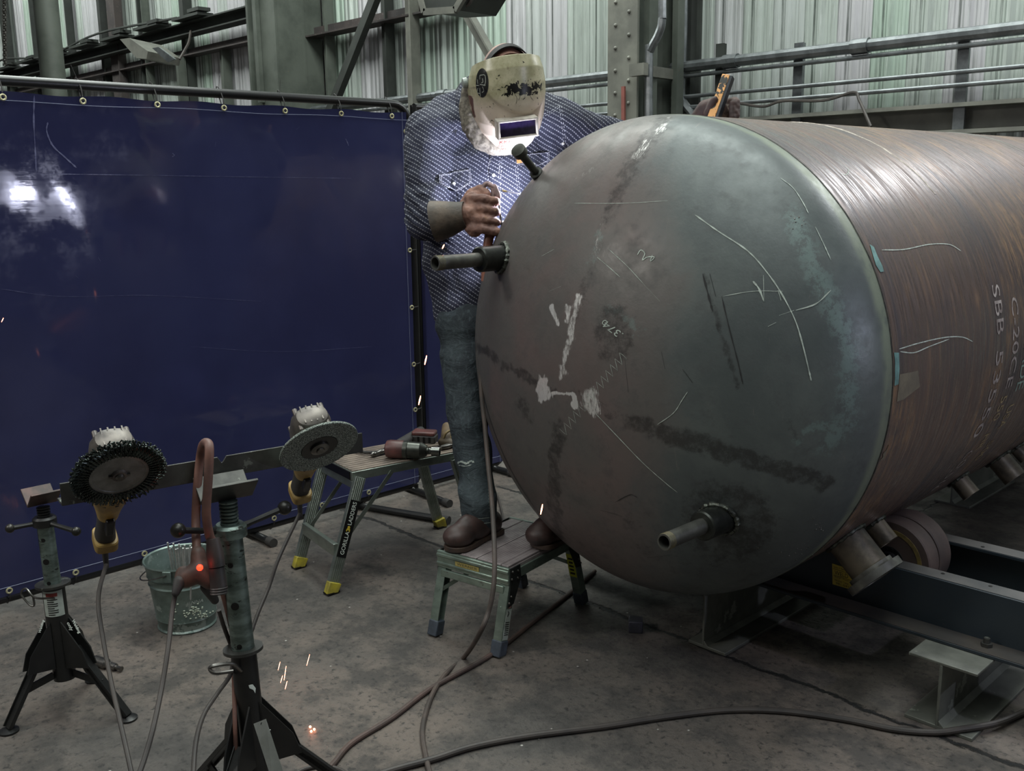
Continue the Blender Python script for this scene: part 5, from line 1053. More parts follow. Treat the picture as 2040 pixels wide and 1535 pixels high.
# ------------------------------------------------------------------ the welder
def ell(p):
    return math.sqrt(((p.x - TX) / TR) ** 2 + ((p.y - TY) / HD) ** 2 + ((p.z - TZ) / TR) ** 2) if p.y < TY else math.hypot(p.x - TX, p.z - TZ) / TR
camR = Vector(RM[:, 0]); camB = Vector(RM[:, 2]); camB.z = 0; camB.normalize()
SX = (camR * .95 - camB * .30); SX.z = 0; SX.normalize(); SY = Vector((SX.y, -SX.x, 0))       # shoulder axis, and the way the chest faces
b1, b2 = fl(945, 1072, .3), fl(1090, 1080, .3)
shR, elR, wrR = at(856, 262, 3.64), at(846, 436, 3.58), at(905, 434, 3.42)
shL, elL, wrL = at(1108, 240, 3.76), at(1275, 285, 3.90), at(1385, 268, 3.80)
hipR, knR, anR = at(932, 665, 3.70), at(936, 862, 3.60), at(955, 1012, 3.55)
hipL, knL, anL = at(1008, 655, 3.78), at(1030, 870, 3.86), at(1098, 1010, 3.66)
hd_c = at(1011, 172, 3.455); hU = vvec((1010, 200), (-.03, .95, .30)); hF = vvec((1010, 200), (.25, -.30, .92)); hU = (hU - hF * hU.dot(hF)).normalized(); hS = hU.cross(hF); hS = -hS if hS.dot(camR) < 0 else hS
ME_skin = M('weathered_skin', (152, 112, 98), (128, 92, 82), .5, 0, 12, bump=.1)
def fingers(mb, pts_list, r=.0088):
    for pts in pts_list: mb.chain(pts, [r * (1 - .08 * i) for i in range(len(pts))])
fistR = []
for i in range(4):
    y = 397 + 20.5 * i; e = 3 if i == 3 else 0
    fistR.append([at(934, y - 3, 3.37), at(962, y - 2, 3.335), at(987 + e, y + 3, 3.345), at(991 + e, y + 5, 3.385), at(974, y + 6, 3.41)])
thumbR = [at(925, 408, 3.40), at(938, 385, 3.395), at(958, 376, 3.385), at(972, 388, 3.37)]
palmL = at(1432, 222, 3.70)
fistL = [[at(1428, 218 - 12 * 0 + 9 * i, 3.70), at(1446, 205 + 9 * i, 3.72), at(1464, 200 + 9 * i, 3.70), at(1468, 203 + 9 * i, 3.66), at(1458, 206 + 9 * i, 3.64)] for i in range(4)]
thumbL = [at(1410, 228, 3.68), at(1418, 208, 3.66), at(1424, 198, 3.645)]
body = MB()
body.sphere(hd_c + hU * .014 - hF * .012, 1, 24, (hS * .094, hF * .106, hU * .130)); body.sphere(hd_c + hF * .0 - hU * .07, 1, 18, (hS * .055, hF * .06, hU * .045))
body.chain([hd_c - hU * .05 - hF * .03, at(990, 232, 3.70)], [.06, .064]); body.caps(hd_c + hF * .094 + hU * .002, hd_c + hF * .115 - hU * .028, .010, .014)
for k in (-1, 1): body.sphere(hd_c + hS * .080 * k - hF * .005 - hU * .01, 1, 10, (hS * .008, hF * .018, hU * .03))
body.chain([at(985, 262, 3.76), at(975, 400, 3.76), at(952, 560, 3.74), at(965, 640, 3.76)], [.11, .125, .12, .11]); body.chain([shR, at(990, 268, 3.79), shL], [.05, .055, .05])
body.chain([shR, elR, wrR], [.058, .045, .030]); body.chain([shL, elL, wrL], [.058, .045, .030])
body.chain([hipR, knR, anR], [.085, .058, .042]); body.chain([hipL, knL, anL], [.085, .058, .042])
BOOTS = ((fl(990, 1060, .3), fl(895, 1101, .3)), (fl(1138, 1072, .3), fl(1064, 1093, .3)))
for an_, (he_, to_) in ((anR, BOOTS[0]), (anL, BOOTS[1])): body.chain([an_, he_.lerp(to_, .25) + up * .05, he_.lerp(to_, .72) + up * .04], [.038, .028, .022])
body.chain([wrR, at(935, 425, 3.38)], [.03, .034]); body.caps(at(940, 405, 3.38), at(942, 455, 3.38), .022); fingers(body, fistR, .0082); fingers(body, [thumbR], .009)
body.chain([wrL, palmL], [.03, .03]); fingers(body, fistL, .0082); fingers(body, [thumbL], .009)
bm_ = fuse(body, .007, 5)
person = obj('person', bm_, ME_skin)
tag(person, 'person in welding helmet, dotted navy shirt and jeans, leaning over the tank on a stool', 'person')
def pobj(name, mb, mat, **k): return obj(name, mb, mat, person, **k)

# jeans
def jean_mat():
    t = NT('washed_dark_denim'); n = t.noise(7, 7, .65, t.mapped((1, 1, .5))); col = t.mix(t.step(n, .38, .66), lin((36, 44, 50)), lin((56, 66, 70)))
    col = t.mix(t.step(t.noise(90, 4, .6, t.mapped((1, 1, .3))), .5, .7, 0, .4), col, lin((84, 96, 100)))
    f = t.noise(11, 5, .6, t.mapped((1, 1, 1.8)), .8); return t.out(col, .8, 0, t.bump(f, .7, .02, t.bump(t.noise(240, 2, .5), .2, .002)))
M_jean = jean_mat()
m = MB(); m.chain([hipR, hipR.lerp(knR, .5), knR, knR.lerp(anR, .5), anR + up * .005], [.108, .094, .076, .070, .068]); m.chain([hipL, knL, anL + up * .01], [.105, .078, .064]); m.chain([hipR + up * .04, hipL + up * .04], [.12, .12])
m.caps(anR + up * .02, anR - up * .03, .068, .066)
fm = fuse(m, .009, 6)
def jw(p):
    q = Vector((p.x * 3, p.y * 3, p.z * 11)); return .016 * noise.noise(q) * (1.2 if p.z < .95 else .5) + .006 * noise.noise(Vector((p.x * 9, p.y * 9, p.z * 24)))
wrinkle(fm, jw); jeans = pobj('jeans', fm, M_jean, angle=80)
jb = bvh(jeans)
m = MB(); ribbon(jb, [(912, 922), (920, 919), (930, 923), (938, 918), (945, 921)], .006, m, lift=.002, n=5, jit=.7); ribbon(jb, [(914, 926), (928, 928), (940, 925)], .003, m, lift=.002, jit=.8)
pobj('frayed_tear', m, M('frayed_threads', (170, 178, 170), (130, 140, 136), .8, 0, 60))
m = MB()
for k in range(26):
    yy = 866 + k * 6; 
    for dx in (0, 5):
        ribbon(jb, [(968 + dx + .04 * (yy - 866), yy), (968 + dx + .04 * (yy - 862), yy + 3)], .0012, m, n=1, taper=False)
ribbon(jb, [(916, 1026), (935, 1031), (955, 1032), (975, 1030)], .0025, m); ribbon(jb, [(914, 1036), (935, 1041), (958, 1042), (978, 1040)], .0025, m)
pobj('seam_stitching', m, M('denim_stitch', (138, 148, 140), None, .7))['kind'] = 'stuff'

# boots
M_boot = M('dark_brown_leather', (70, 52, 48), (48, 38, 36), .5, 0, 14, bump=.25, c3=(104, 84, 74), n3=22, t3=.66); M_sole = M('worn_boot_sole', (72, 56, 46), (50, 42, 38), .6, 0, 18)
def boot(heel, toe, an, nm):
    d = (toe - heel); d.z = 0; L = d.length; d.normalize(); s_ = d.cross(up); z0 = .3035
    m = MB(); H0 = Vector((heel.x, heel.y, z0)); 
    m.sphere(H0 + d * L * .80 + up * .044, 1, 18, (d * .062, s_ * .056, up * .042)); m.sphere(H0 + d * L * .5 + up * .055, 1, 18, (d * .10, s_ * .050, up * .056)); m.sphere(H0 + d * L * .14 + up * .045, 1, 18, (d * .050, s_ * .042, up * .05)); m.chain([H0 + d * L * .2 + up * .06, an + up * .0], [.045, .050])
    fm = fuse(m, .006, 6); o = pobj('boot', fm, M_boot, label='dark brown leather work boot')
    m = MB(); P_ = []
    for (a, w_) in ((0, .026), (.03, .036), (.12, .040), (.3, .037), (.5, .041), (.7, .051), (.85, .050), (.95, .036), (1.0, .014)): P_.append((a, w_))
    poly = [H0 + d * (L * a * 1.03 - .006) + s_ * w_ for a, w_ in P_] + [H0 + d * (L * a * 1.03 - .006) - s_ * w_ for a, w_ in reversed(P_)]
    poly = [p for p in spline(poly + [poly[0]], 3)][:-1]; m.prism(poly, up * .018); m.prism([H0 + d * (L * a) + s_ * w_ for a, w_ in ((0, .03), (.25, .034))] + [H0 + d * (L * a) - s_ * w_ for a, w_ in ((.25, .034), (0, .03))], up * .02)
    so = obj('boot_sole', m, M_sole, o, bev=.002); return o
boot(*BOOTS[0], anR - up * .03, 'r'); boot(*BOOTS[1], anL - up * .02, 'l')

# shirt
def shirt_mat():
    t = NT('navy_dash_print_shirt'); x = t.new('ShaderNodeSeparateXYZ'); w = t.noise(3.5, 3, .5)
    t.link(t.oc(), x.inputs[0]); p = t.math('ADD', t.math('MULTIPLY', x.outputs['X'], .62), t.math('MULTIPLY', x.outputs['Y'], .785))
    wob = t.math('MULTIPLY', t.math('SUBTRACT', w, .5), .05); z = t.math('ADD', x.outputs['Z'], wob)
    q = t.math('DIVIDE', t.math('ADD', t.math('MULTIPLY', z, .84), t.math('MULTIPLY', p, .54)), .0140); r = t.math('DIVIDE', t.math('SUBTRACT', t.math('MULTIPLY', p, .84), t.math('MULTIPLY', z, .54)), .0092)
    row = t.math('LESS_THAN', t.math('FRACT', q), .25); col_ = t.math('LESS_THAN', t.math('FRACT', t.math('ADD', r, t.math('MULTIPLY', t.math('FLOOR', q), .5))), .66)
    f = t.math('MULTIPLY', t.math('MULTIPLY', row, col_), t.step(t.noise(60, 4, .6), .3, .5, .55, .95))
    base = t.mix(t.step(t.noise(5, 5, .6), .4, .65), lin((28, 31, 48)), lin((38, 41, 60)))
    c = t.mix(f, base, lin((140, 142, 150)))
    return t.out(c, .85, 0, t.bump(t.noise(7, 5, .6, None, 1.5), .8, .03, t.bump(t.noise(260, 2, .5), .15, .002)))
M_shirt = shirt_mat()
def oval(c, hw, hdp, n=36, pw=2.3, tilt=0):
    out = []
    for q in range(n):
        t = 2 * PI * q / n; a, b = math.cos(t), math.sin(t); out.append(Vector(c) + SX * hw * math.copysign(abs(a) ** (2 / pw), a) + SY * hdp * math.copysign(abs(b) ** (2 / pw), b) + up * tilt * a)
    return out
m = MB(); secs = [((958, 668, 3.74), .150, .125), ((950, 600, 3.74), .172, .145), ((938, 520, 3.75), .178, .150), ((940, 450, 3.75), .186, .155), ((958, 375, 3.75), .205, .150), ((978, 305, 3.79), .228, .140), ((986, 260, 3.80), .218, .115), ((990, 228, 3.80), .165, .09), ((992, 206, 3.80), .085, .07)]
k0 = len(m.v); N = 36
for (c, a, b) in secs: m.v += oval(at(*c), a, b, N)
for i in range(len(secs) - 1):
    for q in range(N): m.f.append((k0 + i * N + q, k0 + i * N + (q + 1) % N, k0 + (i + 1) * N + (q + 1) % N, k0 + (i + 1) * N + q))
m.f.append(tuple(k0 + q for q in reversed(range(N)))); m.f.append(tuple(k0 + (len(secs) - 1) * N + q for q in range(N)))
m.chain([at(1085, 260, 3.84), at(1070, 330, 3.86), at(1040, 420, 3.86)], [.10, .11, .11]); m.chain([at(940, 205, 3.74), at(885, 228, 3.72), shR], [.062, .072, .082]); m.chain([at(1030, 205, 3.76), at(1080, 225, 3.77), shL], [.062, .075, .08]); m.chain([at(905, 255, 3.70), shR, shR.lerp(elR, .5), elR, elR.lerp(wrR, .55)], [.085, .088, .080, .078, .060]); m.chain([at(1060, 240, 3.76), shL, shL.lerp(elL, .5), elL, elL.lerp(wrL, .7)], [.088, .086, .074, .064, .055])
fm = fuse(m, .008, 8)
def sw(p):
    q = Vector((p.x * 6, p.y * 6, p.z * 9)); f = noise.noise(q + Vector((noise.noise(q * .5) * 2, 0, 0))); g = noise.noise(Vector((p.x * 14, p.y * 14, p.z * 20)))
    e = 0
    d = (p - elR).length; e += .010 * math.sin((p.z * 1.0 + p.x * .6) * 170) * math.exp(-(d / .10) ** 2)
    return .015 * f + .006 * g + e
wrinkle(fm, sw); shirt = pobj('shirt', fm, M_shirt, angle=80); sbv = bvh(shirt)
M_st = M('white_topstitch', (196, 198, 206), None, .8); M_snap = M('pearl_snap', (214, 214, 206), (190, 190, 184), .25, .1, 40)
def dashes(pts, step=1, w_=.0013, lift=.0035):
    m = MB(); P = spline([Vector((a, b, 0)) for a, b in pts], 10); L = 0; seg = []
    for i in range(len(P) - 1):
        seg.append(P[i])
        if len(seg) >= 2: ribbon(sbv, [(q.x, q.y) for q in seg], w_, m, lift, 1, False); seg = []
    return m
m = MB()
def st(pts, **k):
    d = dashes(pts, **k); m.add(d.v, d.f)
for off in (0, 4):
    st([(846, 276 + off), (864, 281 + off), (880, 281 + off), (893, 266 + off), (910, 250 + off)]); st([(1077, 229 + off), (1098, 222 + off), (1116, 209 + off)]); st([(1114 + off, 212), (1119 + off, 250), (1123 + off, 285)]); st([(1026 + off, 330), (1028 + off, 360), (1032 + off, 390)])
st([(980, 308), (972, 340), (974, 366)]); st([(997, 308), (994, 340), (991, 400), (990, 440)]); st([(1001, 308), (998, 340), (995, 400), (994, 440)])
pobj('topstitching', m, M_st)['kind'] = 'stuff'
for poly in ([(873, 349), (905, 344), (938, 339), (940, 366), (925, 374), (910, 381), (890, 374), (874, 367)], [(1024, 313), (1060, 307), (1094, 303), (1094, 320), (1078, 327), (1060, 335), (1042, 331), (1026, 328)]):
    m = MB(); patch(sbv, poly, .006, 5, m); pk = pobj('pocket_flap', m, M_shirt)
    cx_ = sum(p[0] for p in poly) / 8; cy_ = sum(p[1] for p in poly) / 8; m = MB()
    for s_ in (.97, .88):
        pp = [((p[0] - cx_) * s_ + cx_, (p[1] - cy_) * s_ + cy_) for p in poly]
        for i in range(8):
            a, b = Vector(pp[i]), Vector(pp[(i + 1) % 8]); n_ = max(2, int((b - a).length / 3))
            for k in range(0, n_, 1):
                p, q = a.lerp(b, k / n_), a.lerp(b, (k + .6) / n_); ribbon(sbv, [p, q], .0013, m, .0075, 1, False)
    obj('flap_stitching', m, M_st, pk)['kind'] = 'stuff'
m = MB(); patch(sbv, [(976, 312), (996, 310), (993, 380), (990, 440), (972, 440), (972, 370)], .004, 6, m); pobj('placket', m, M_shirt)
for (a, b) in ((959, 293), (983, 350), (905, 367), (1062, 328), (1121, 284), (1002, 442), (984, 400)):
    h, nn = cast(sbv, a, b)
    if h is not None:
        m = MB(); m.lathe(h + nn * .003, nn, [(0, .0062), (.004, .0062), (.0055, .004), (.0052, .001)], 18); pobj('snap_button', m, M_snap)
m = MB(); patch(sbv, [(1027, 316), (1040, 314), (1040, 326), (1028, 328)], .0085, 5, m); pobj('pocket_tag', m, M('orange_tag', (214, 140, 84), None, .7))
# collar
m = MB(); cbase = at(975, 215, 3.70); rings = []
for i, (h, r1) in enumerate(((0, .092), (.03, .090), (.055, .088), (.062, .094), (.05, .102), (.022, .108), (.0, .108))):
    for q in range(40):
        t = 2 * PI * q / 40; bk_ = .5 - .5 * math.sin(t); m.v.append(cbase + SX * r1 * 1.22 * math.cos(t) + SY * (r1 * math.sin(t) * 1.15) + up * (h * (.5 + .9 * bk_) + .060 * bk_ - .045 + .012 * math.cos(t) * -1))
for i in range(6):
    for q in range(40): m.f.append((i * 40 + q, i * 40 + (q + 1) % 40, (i + 1) * 40 + (q + 1) % 40, (i + 1) * 40 + q))
pobj('collar', m, M_shirt)

m = MB(); top_e = spline([at(892, 222, 3.66), at(900, 192, 3.70), at(922, 160, 3.76), at(948, 145, 3.84), at(985, 140, 3.88)], 5); bot_e = spline([at(908, 268, 3.60), at(916, 240, 3.65), at(932, 210, 3.72), at(955, 195, 3.80), at(985, 190, 3.84)], 5); k = len(top_e)
m.add(top_e + bot_e, [(i, i + 1, k + i + 1, k + i) for i in range(k - 1)]); cl = pobj('collar_stand', m, M('dark_collar_lining', (24, 26, 32), (34, 36, 44), .85), label='dark raised collar at the back of the neck'); sd_ = cl.modifiers.new('s', 'SOLIDIFY'); sd_.thickness = .004
m = MB(); m.chain([at(934, 180, 3.50), at(931, 215, 3.50), at(938, 250, 3.50), at(956, 280, 3.51), at(985, 292, 3.52), at(1020, 290, 3.54)], [.026, .032, .034, .032, .032, .034]); fm = fuse(m, .005, 4); wrinkle(fm, lambda p: .003 * noise.noise(p * 70)); pobj('beard', fm, M('grey_beard', (124, 118, 106), (84, 78, 70), .85, 0, 70, bump=.6, bs=120))
# gloves
def glove_mat(nm, c1, c2, c3): return M(nm, c1, c2, .65, 0, 16, bump=.45, bs=30, bd=.008, c3=c3, n3=9, t3=.62)
M_gl = glove_mat('brown_leather_glove', (146, 108, 92), (104, 76, 68), (158, 126, 78)); M_cuff = glove_mat('grey_brown_suede_cuff', (92, 80, 68), (62, 56, 50), (106, 98, 80))
m = MB(); m.chain([at(918, 430, 3.395), at(940, 426, 3.375)], [.044, .040]); m.caps(at(944, 400, 3.38), at(946, 456, 3.375), .034, .029)
for f in fistR: m.chain(f, [.0155, .0152, .0142, .013, .012])
m.chain(thumbR, [.019, .017, .0155, .013]); fm = fuse(m, .0042, 5)
wrinkle(fm, lambda p: .0022 * noise.noise(p * 60) + .0015 * noise.noise(p * 130)); gl = pobj('glove', fm, M_gl, label='brown leather welding glove gripping the electrode holder', angle=80)
m = MB(); c0, c1g = at(928, 428, 3.375), at(866, 441, 3.40); d = c1g - c0; L = d.length
m.lathe(c0, d, [(0, .046), (L * .2, .050), (L * .55, .062), (L, .073), (L + .001, .069), (L * .5, .057), (0, .042)], 40, closed=True)
m.n = [Vector((0, 0, 0))] * len(m.v); m.v = [v + up * .004 * noise.noise(v * 18) + camR * .004 * noise.noise(v * 15 + Vector((5, 0, 0))) for v in m.v]
obj('glove_cuff', m, M_cuff, gl)
m = MB(); m.chain([wrL, palmL], [.040, .036]); m.chain([at(1388, 240, 3.74), at(1405, 216, 3.71), at(1420, 207, 3.69)], [.03, .032, .024])
for f in fistL: m.chain(f, [.0155, .0150, .0142, .013, .012])
m.chain(thumbL, [.017, .016, .013]); fm = fuse(m, .0045, 5); wrinkle(fm, lambda p: .002 * noise.noise(p * 60)); gl2 = pobj('glove', fm, M('dark_brown_glove', (72, 50, 44), (50, 38, 36), .7, 0, 16, bump=.3, c3=(96, 84, 76), n3=12, t3=.6), label='dark brown glove behind the top of the tank', angle=80)

# helmet
hc = hd_c + hF * .0
def hel_mat():
    t = NT('chipped_cream_helmet'); n = t.noise(18, 8, .72); fine = t.noise(90, 5, .7)
    x = t.new('ShaderNodeSeparateXYZ'); t.link(t.oc(), x.inputs[0])
    a = t.new('ShaderNodeAttribute', attribute_name='wear_lit'); s = t.new('ShaderNodeSeparateColor'); t.link(a.outputs['Color'], s.inputs[0])
    col = t.mix(t.step(n, .35, .62), lin((186, 180, 150)), lin((156, 152, 120))); col = t.mix(t.step(fine, .6, .7, 0, .6), col, lin((112, 92, 74)))
    col = t.mix(t.math('MULTIPLY', s.outputs[1], .7), col, lin((222, 204, 192)))  # paler lower face: the arc's light painted into the colour
    chip = t.step(t.math('ADD', t.noise(44, 7, .62, None, .8), t.math('MULTIPLY', s.outputs[0], .25)), .655, .665); col = t.mix(chip, col, lin((16, 17, 15)))
    sp = t.step(t.noise(170, 3, .6), .70, .73); col = t.mix(sp, col, lin((96, 66, 58)))
    col = t.mix(t.math('MULTIPLY', s.outputs[2], t.step(n, .4, .5)), col, lin((92, 58, 56)))
    return t.out(col, .3, 0, t.bump(t.math('SUBTRACT', n, t.math('MULTIPLY', chip, .6)), .2, .003))
def hpt(h, a, off=0):                                       # h: height on the face, a: angle round it
    tops = [(.135, .120, .112), (.10, .131, .132), (.05, .136, .144), (0, .136, .150), (-.05, .135, .150), (-.10, .130, .151), (-.14, .118, .149), (-.18, .090, .141), (-.205, .052, .128)]
    h = max(-.2049, min(.1349, h))
    for i in range(len(tops) - 1):
        if tops[i][0] >= h >= tops[i + 1][0]:
            u = (tops[i][0] - h) / (tops[i][0] - tops[i + 1][0]); u2 = u; w_ = tops[i][1] * (1 - u2) + tops[i + 1][1] * u2; d_ = tops[i][2] * (1 - u2) + tops[i + 1][2] * u2; break
    sc_ = math.copysign(abs(math.sin(a)) ** .92, math.sin(a)); he = -.062 + .08 * min(1.3, ((math.degrees(a) - 18) / 62) ** 2); q_ = max(0, min(1, (h - he) / .012)); brow = .007 * q_ * q_ * (3 - 2 * q_) * math.exp(-(max(0, h - he) / .07) ** 2)
    h = h - .060 * (1 - math.cos(a)) * max(0, min(1, (h + .1) / .2))
    return hc + hU * (h + .0) + hS * (w_ + off) * sc_ + hF * ((d_ + off) * math.cos(a) + (brow if math.cos(a) > 0 else 0) - .02)
NH, NA = 110, 96; m = MB(); wear_lit = []
for (o_, rev) in ((0, False), (-.004, True)):
    for i in range(NH + 1):
        h = .135 - .340 * i / NH
        for j in range(NA + 1):
            a = math.radians(-104 + 208 * j / NA) * (1 - .12 * max(0, (-h - .05) / .14)); m.v.append(hpt(h, a, o_)); wear_lit.append((max(0, 1 - ((h - .028) / .035) ** 2 - ((math.degrees(a) - 12) / 48) ** 2), max(0, min(1, (.02 - h) / .06)) , 1.0 if (a < -1.25 and -.09 < h < .01) else 0, 1))
k1 = (NH + 1) * (NA + 1); idx = lambda i, j, l=0: l * k1 + i * (NA + 1) + j
for l in (0, 1):
    for i in range(NH):
        for j in range(NA): f = (idx(i, j, l), idx(i + 1, j, l), idx(i + 1, j + 1, l), idx(i, j + 1, l)); m.f.append(f if l else f[::-1])
for j in range(NA): m.f.append((idx(0, j), idx(0, j + 1), idx(0, j + 1, 1), idx(0, j, 1))); m.f.append((idx(NH, j), idx(NH, j, 1), idx(NH, j + 1, 1), idx(NH, j + 1)))
for i in range(NH): m.f.append((idx(i, 0), idx(i, 0, 1), idx(i + 1, 0, 1), idx(i + 1, 0))); m.f.append((idx(i, NA), idx(i + 1, NA), idx(i + 1, NA, 1), idx(i, NA, 1)))
hel = pobj('welding_helmet', m, hel_mat(), label='chipped cream welding helmet pulled down over the face')
cw = hel.data.color_attributes.new('wear_lit', 'FLOAT_COLOR', 'POINT'); cw.data.foreach_set('color', np.array(wear_lit, dtype=np.float32).ravel())
wc = hpt(-.098, -.04) + hF * .012; wU = (hU * .97 - hF * .10).normalized(); wF = hS.cross(wU); wF = wF if wF.dot(hF) > 0 else -wF
def wp(s_, u_, f_): return wc + hS * s_ + wU * u_ + wF * f_
m = MB()
for (su, sz, cu, cs_) in (((.142, .012), None, .029, 0), ((.142, .012), None, -.029, 0)): m.box(wp(0, cu, 0), (.144, .009, .046), (hS, wU, wF))
for cs_ in (-.068, .068): m.box(wp(cs_, 0, 0), (.009, .066, .046), (hS, wU, wF))
m.box(wp(0, 0, -.012), (.14, .066, .02), (hS, wU, wF)); wf_ = obj('lens_frame', m, M('worn_cream_lens_frame', (186, 180, 170), (150, 142, 130), .35, 0, 24), hel, bev=.003)
m = MB(); m.box(wp(0, 0, .012), (.128, .050, .004), (hS, wU, wF)); obj('filter_lens', m, M('violet_filter_glass', (40, 30, 66), (26, 20, 48), .18, 0, 40), wf_, label='violet filter glass')
for k in (-1,):
    piv = hpt(.075, math.radians(98) * k, .003); m = MB(); m.lathe(piv, hS * k, [(0, .017), (.004, .019), (.016, .017), (.018, .012)], 20); obj('pivot_knob', m, M('pale_knob', (170, 178, 172), (140, 148, 142), .35, .1, 20) if 'pale_knob' not in bpy.data.materials else bpy.data.materials['pale_knob'], hel)
hbv = bvh(hel)
m = MB(); ox, oy = 961, 165; poly = [(ox + 12.5 * math.cos(t), oy + 29 * math.sin(t)) for t in np.linspace(0, 2 * PI, 28, endpoint=False)]; patch(hbv, poly, .0012, 4, m); stk = obj('round_sticker', m, M('glossy_black_sticker', (30, 30, 32), (48, 48, 46), .25, 0, 30), hel, label='oval black sticker with pale emblem')
m = MB()
for pts in ([(957, 150), (957, 178)], [(950, 170), (968, 170)], [(957, 150), (967, 150), (967, 168), (957, 168)], [(962, 156), (963, 163), (960, 165)], [(952, 158), (953, 167)], [(962, 172), (965, 180), (961, 184)], [(953, 174), (952, 184), (957, 186)], [(957, 178), (958, 192)]): ribbon(hbv, pts, .0028, m, .0026, 3, False)
obj('sticker_emblem', m, M('sticker_silver', (150, 154, 146), None, .4), stk)
M_redp = M('faded_red_lettering', (150, 82, 76), (120, 66, 60), .6, 0, 60); m = MB()
cast_text('RRA', hbv, (995, 288), (26, -3), (1, -9), .0012, m); cast_text('GOL', hbv, (991, 298), (19, -1), (0, -8), .0012, m); obj('helmet_lettering', m, M_redp, hel)
m = MB(); cast_text('MEX', hbv, (988, 305), (20, 0), (1, -6), .0012, m); obj('helmet_lettering', m, M('dark_red_lettering', (92, 40, 40), None, .6), hel)
m = MB()
for pts in ([(1024, 185), (1038, 185), (1040, 174), (1066, 174), (1066, 184), (1052, 184), (1062, 200)], [(1024, 185), (1030, 196), (1028, 206)], [(1038, 186), (1033, 200)]): ribbon(hbv, pts, .0012, m, .0012, 3, False)
obj('scratched_emblem', m, M_blk, hel)
# headgear band on the crown
pb = bvh(person); m = MB()
bc = hd_c + hU * .014 - hF * .012
def headring(h, r_, w_, t0, t1, mat, nm, par=hel):
    m = MB(); n = 40; vs = []
    for i in range(n + 1):
        t = t0 + (t1 - t0) * i / n; sc2 = math.sqrt(max(.05, 1 - (h / .106) ** 2)); e = (hS * math.cos(t) * .095 + hU * math.sin(t) * .131) * sc2 * (1 + r_ * 10)
        for k in (-1, 1): vs += [bc + e + hF * (h + w_ * k / 2), bc + e * 1.04 + hF * (h + w_ * k / 2)]
    for i in range(n):
        a = 4 * i; m.f += [(a, a + 4, a + 5, a + 1), (a + 2, a + 3, a + 7, a + 6), (a + 1, a + 5, a + 7, a + 3), (a, a + 2, a + 6, a + 4)]
    m.v = vs; m.f += [(0, 1, 3, 2), (4 * n, 4 * n + 2, 4 * n + 3, 4 * n + 1)]; return obj(nm, m, mat, par)
headring(.030, .003, .036, -.15, PI + .15, M('black_headgear_plastic', (22, 21, 21), (30, 27, 26), .6, 0, 30, spec=.2), 'headgear_band')
headring(.058, .002, .014, .25, PI - .2, M('tan_headgear_strap', (128, 92, 78), (96, 70, 62), .6, 0, 30), 'headgear_strap')

# ------------------------------------------------------------------ what he holds
eh = thing('electrode_holder', 'copper-brown electrode holder gripped upright in the gloved fist', 'welding tool', at(975, 470, 3.38))
h0, h1, h2 = at(966, 560, 3.40), at(975, 470, 3.385), at(979, 400, 3.38)
m = MB(); m.tube([h0, at(970, 500, 3.39), h1, h2], [.0135, .0165, .0165, .0150], 20); obj('handle', m, M('copper_brown_handle', (150, 96, 76), (112, 76, 64), .5, .1, 16, bump=.15), eh)
m = MB(); m.tube(spline([at(978, 402, 3.38), at(983, 385, 3.38), at(979, 370, 3.38), at(969, 366, 3.38), at(963, 374, 3.38), at(964, 388, 3.385)], 5), [.0085] * 26, 12); m.caps(at(985, 372, 3.38), at(992, 390, 3.38), .010, .012); m.caps(at(975, 368, 3.378), at(986, 374, 3.378), .008); obj('jaw', m, M('pinkish_worn_jaw', (150, 124, 122), (110, 92, 90), .45, .2, 30), eh)
m = MB(); m.tube([at(994, 398, 3.385), at(997, 430, 3.385), at(1000, 455, 3.39)], .003, 8); obj('lever_rod', m, M_steel, eh)
m = MB(); e0, e1, e2 = at(970, 373, 3.37), at(1004, 380, 3.39), at(1044, 388, 3.43); m.tube([e0, e1], .0019, 8); m.tube([e1, e2], .0027, 8)
m2 = MB(); m2.tube([at(1001, 379.5, 3.389), at(1009, 381, 3.393)], .0031, 8); rod = tag(obj('electrode', m, M('grey_flux_rod', (150, 152, 160), (120, 120, 126), .5, .1, 30)), 'thin grey welding electrode clamped in the holder, pointing at the tank', 'rod'); obj('stamped_band', m2, M('buff_band', (206, 182, 120), None, .6), rod)
cord('brown welding lead hanging from the electrode holder past the welder leg to the floor', [h0, at(962, 640, 3.44), at(958, 760, 3.42), at(966, 850, 3.38), at(973, 930, 3.32), at(980, 1000, 3.22), at(985, 1090, 3.06), at(984, 1160, 3.00), at(974, 1215, 2.99), at(955, 1262, 3.0), fl(925, 1308, .008), fl(885, 1345, .008), fl(858, 1390, .008), fl(842, 1450, .008), fl(848, 1505, .008), fl(862, 1560, .008)], .0078, M('dusty_brown_lead_2', (84, 72, 66), (62, 56, 52), .65, 0, 10), 'welding_lead', 'cable')
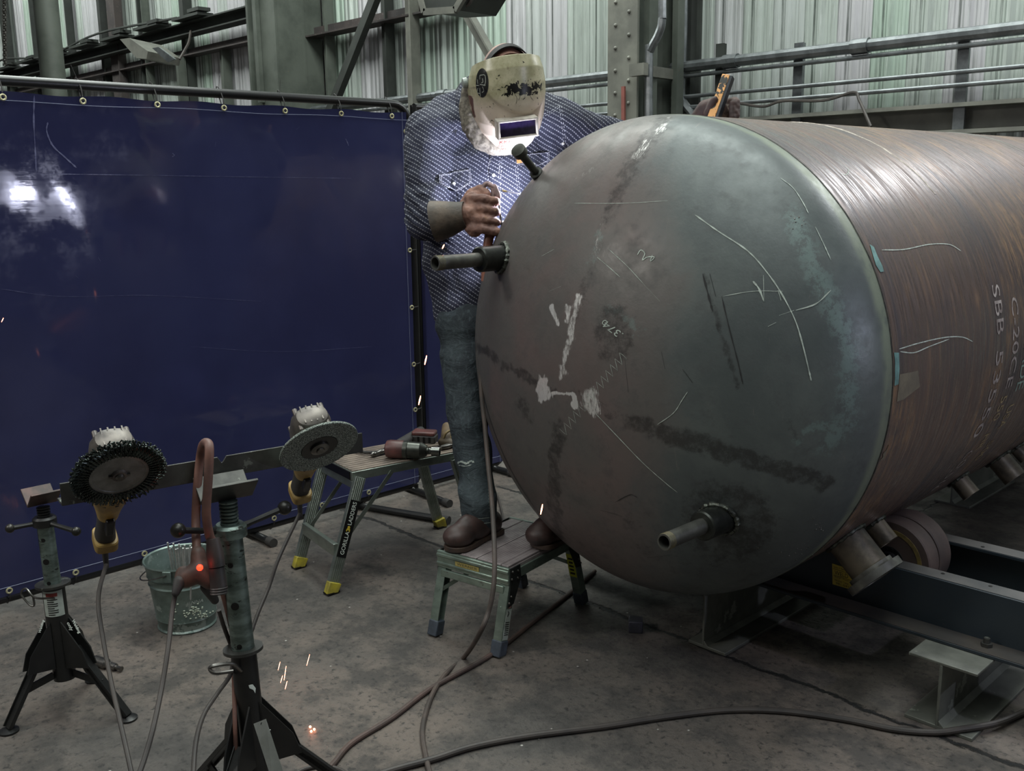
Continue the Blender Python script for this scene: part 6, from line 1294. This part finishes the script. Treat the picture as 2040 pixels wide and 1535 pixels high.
lv = thing('torpedo_level', 'chipped yellow-brown spirit level held upright in the far glove on the tank', 'level', at(1432, 230, 3.64))
a, b = at(1414, 248, 3.655), at(1448, 150, 3.66); ax = (b - a).normalized(); vw_ = (EYEV - a).normalized(); sd = ax.cross(vw_).normalized(); fw = sd.cross(ax); fw2 = (fw * .9 + sd * -.43).normalized(); sd2 = fw2.cross(ax).normalized(); sd2 = sd2 if sd2.dot(camR) > 0 else -sd2
L = (b - a).length
t = NT('chipped_ochre_paint'); ch = t.step(t.noise(38, 5, .6, None, .4), .52, .56); mt = t.out(t.mix(ch, lin((206, 152, 92)), lin((44, 44, 40))), .5, 0, None)
m = MB(); m.box((a + b) / 2, (L, .030, .022), (ax, sd2, fw2)); obj('level_body', m, mt, lv, bev=.002)
m = MB(); m.box((a + b) / 2 + sd2 * .021 - fw2 * .004, (L * .98, .012, .028), (ax, sd2, fw2)); obj('black_rail', m, M('black_level_rail', (36, 38, 42), (52, 54, 58), .45, .3, 20), lv, bev=.002)

# ------------------------------------------------------------------ sparks
M_spark = EM('hot_spark', (255, 150, 110), 14)
for i, (px, py, d, l_) in enumerate(((848, 717, 3.2, 9), (836, 797, 3.1, 9), (1079, 1014, 2.75, 10), (883, 491, 3.1, 4), (556, 1326, None, 8), (568, 1340, None, 14), (561, 1352, None, 7), (614, 1314, None, 11), (570, 1364, None, 8), (5, 637, 2.6, 4))):
    p = at(px, py, d) if d else fl(px, py, .05); q = at(px + (2 if i != 7 else 3), py - l_, depth(p)); q2 = at(px - (2 if i != 7 else 3), py + l_, depth(p)); r = .0022 if i < 4 else .0008
    m = MB(); m.tube([q2, p, q], [r * .5, r, r * .5], 6); tag(obj('spark', m, M_spark), 'glowing orange welding spark falling through the air', 'spark', 'falling welding sparks')
for (px, py) in ((618, 1447), (626, 1452), (620, 1456)):
    m = MB(); m.sphere(fl(px, py, .004), .0035, 8); tag(obj('spark', m, M_spark), 'glowing orange ember lying on the bare floor near the bottom', 'spark', 'embers on the floor')
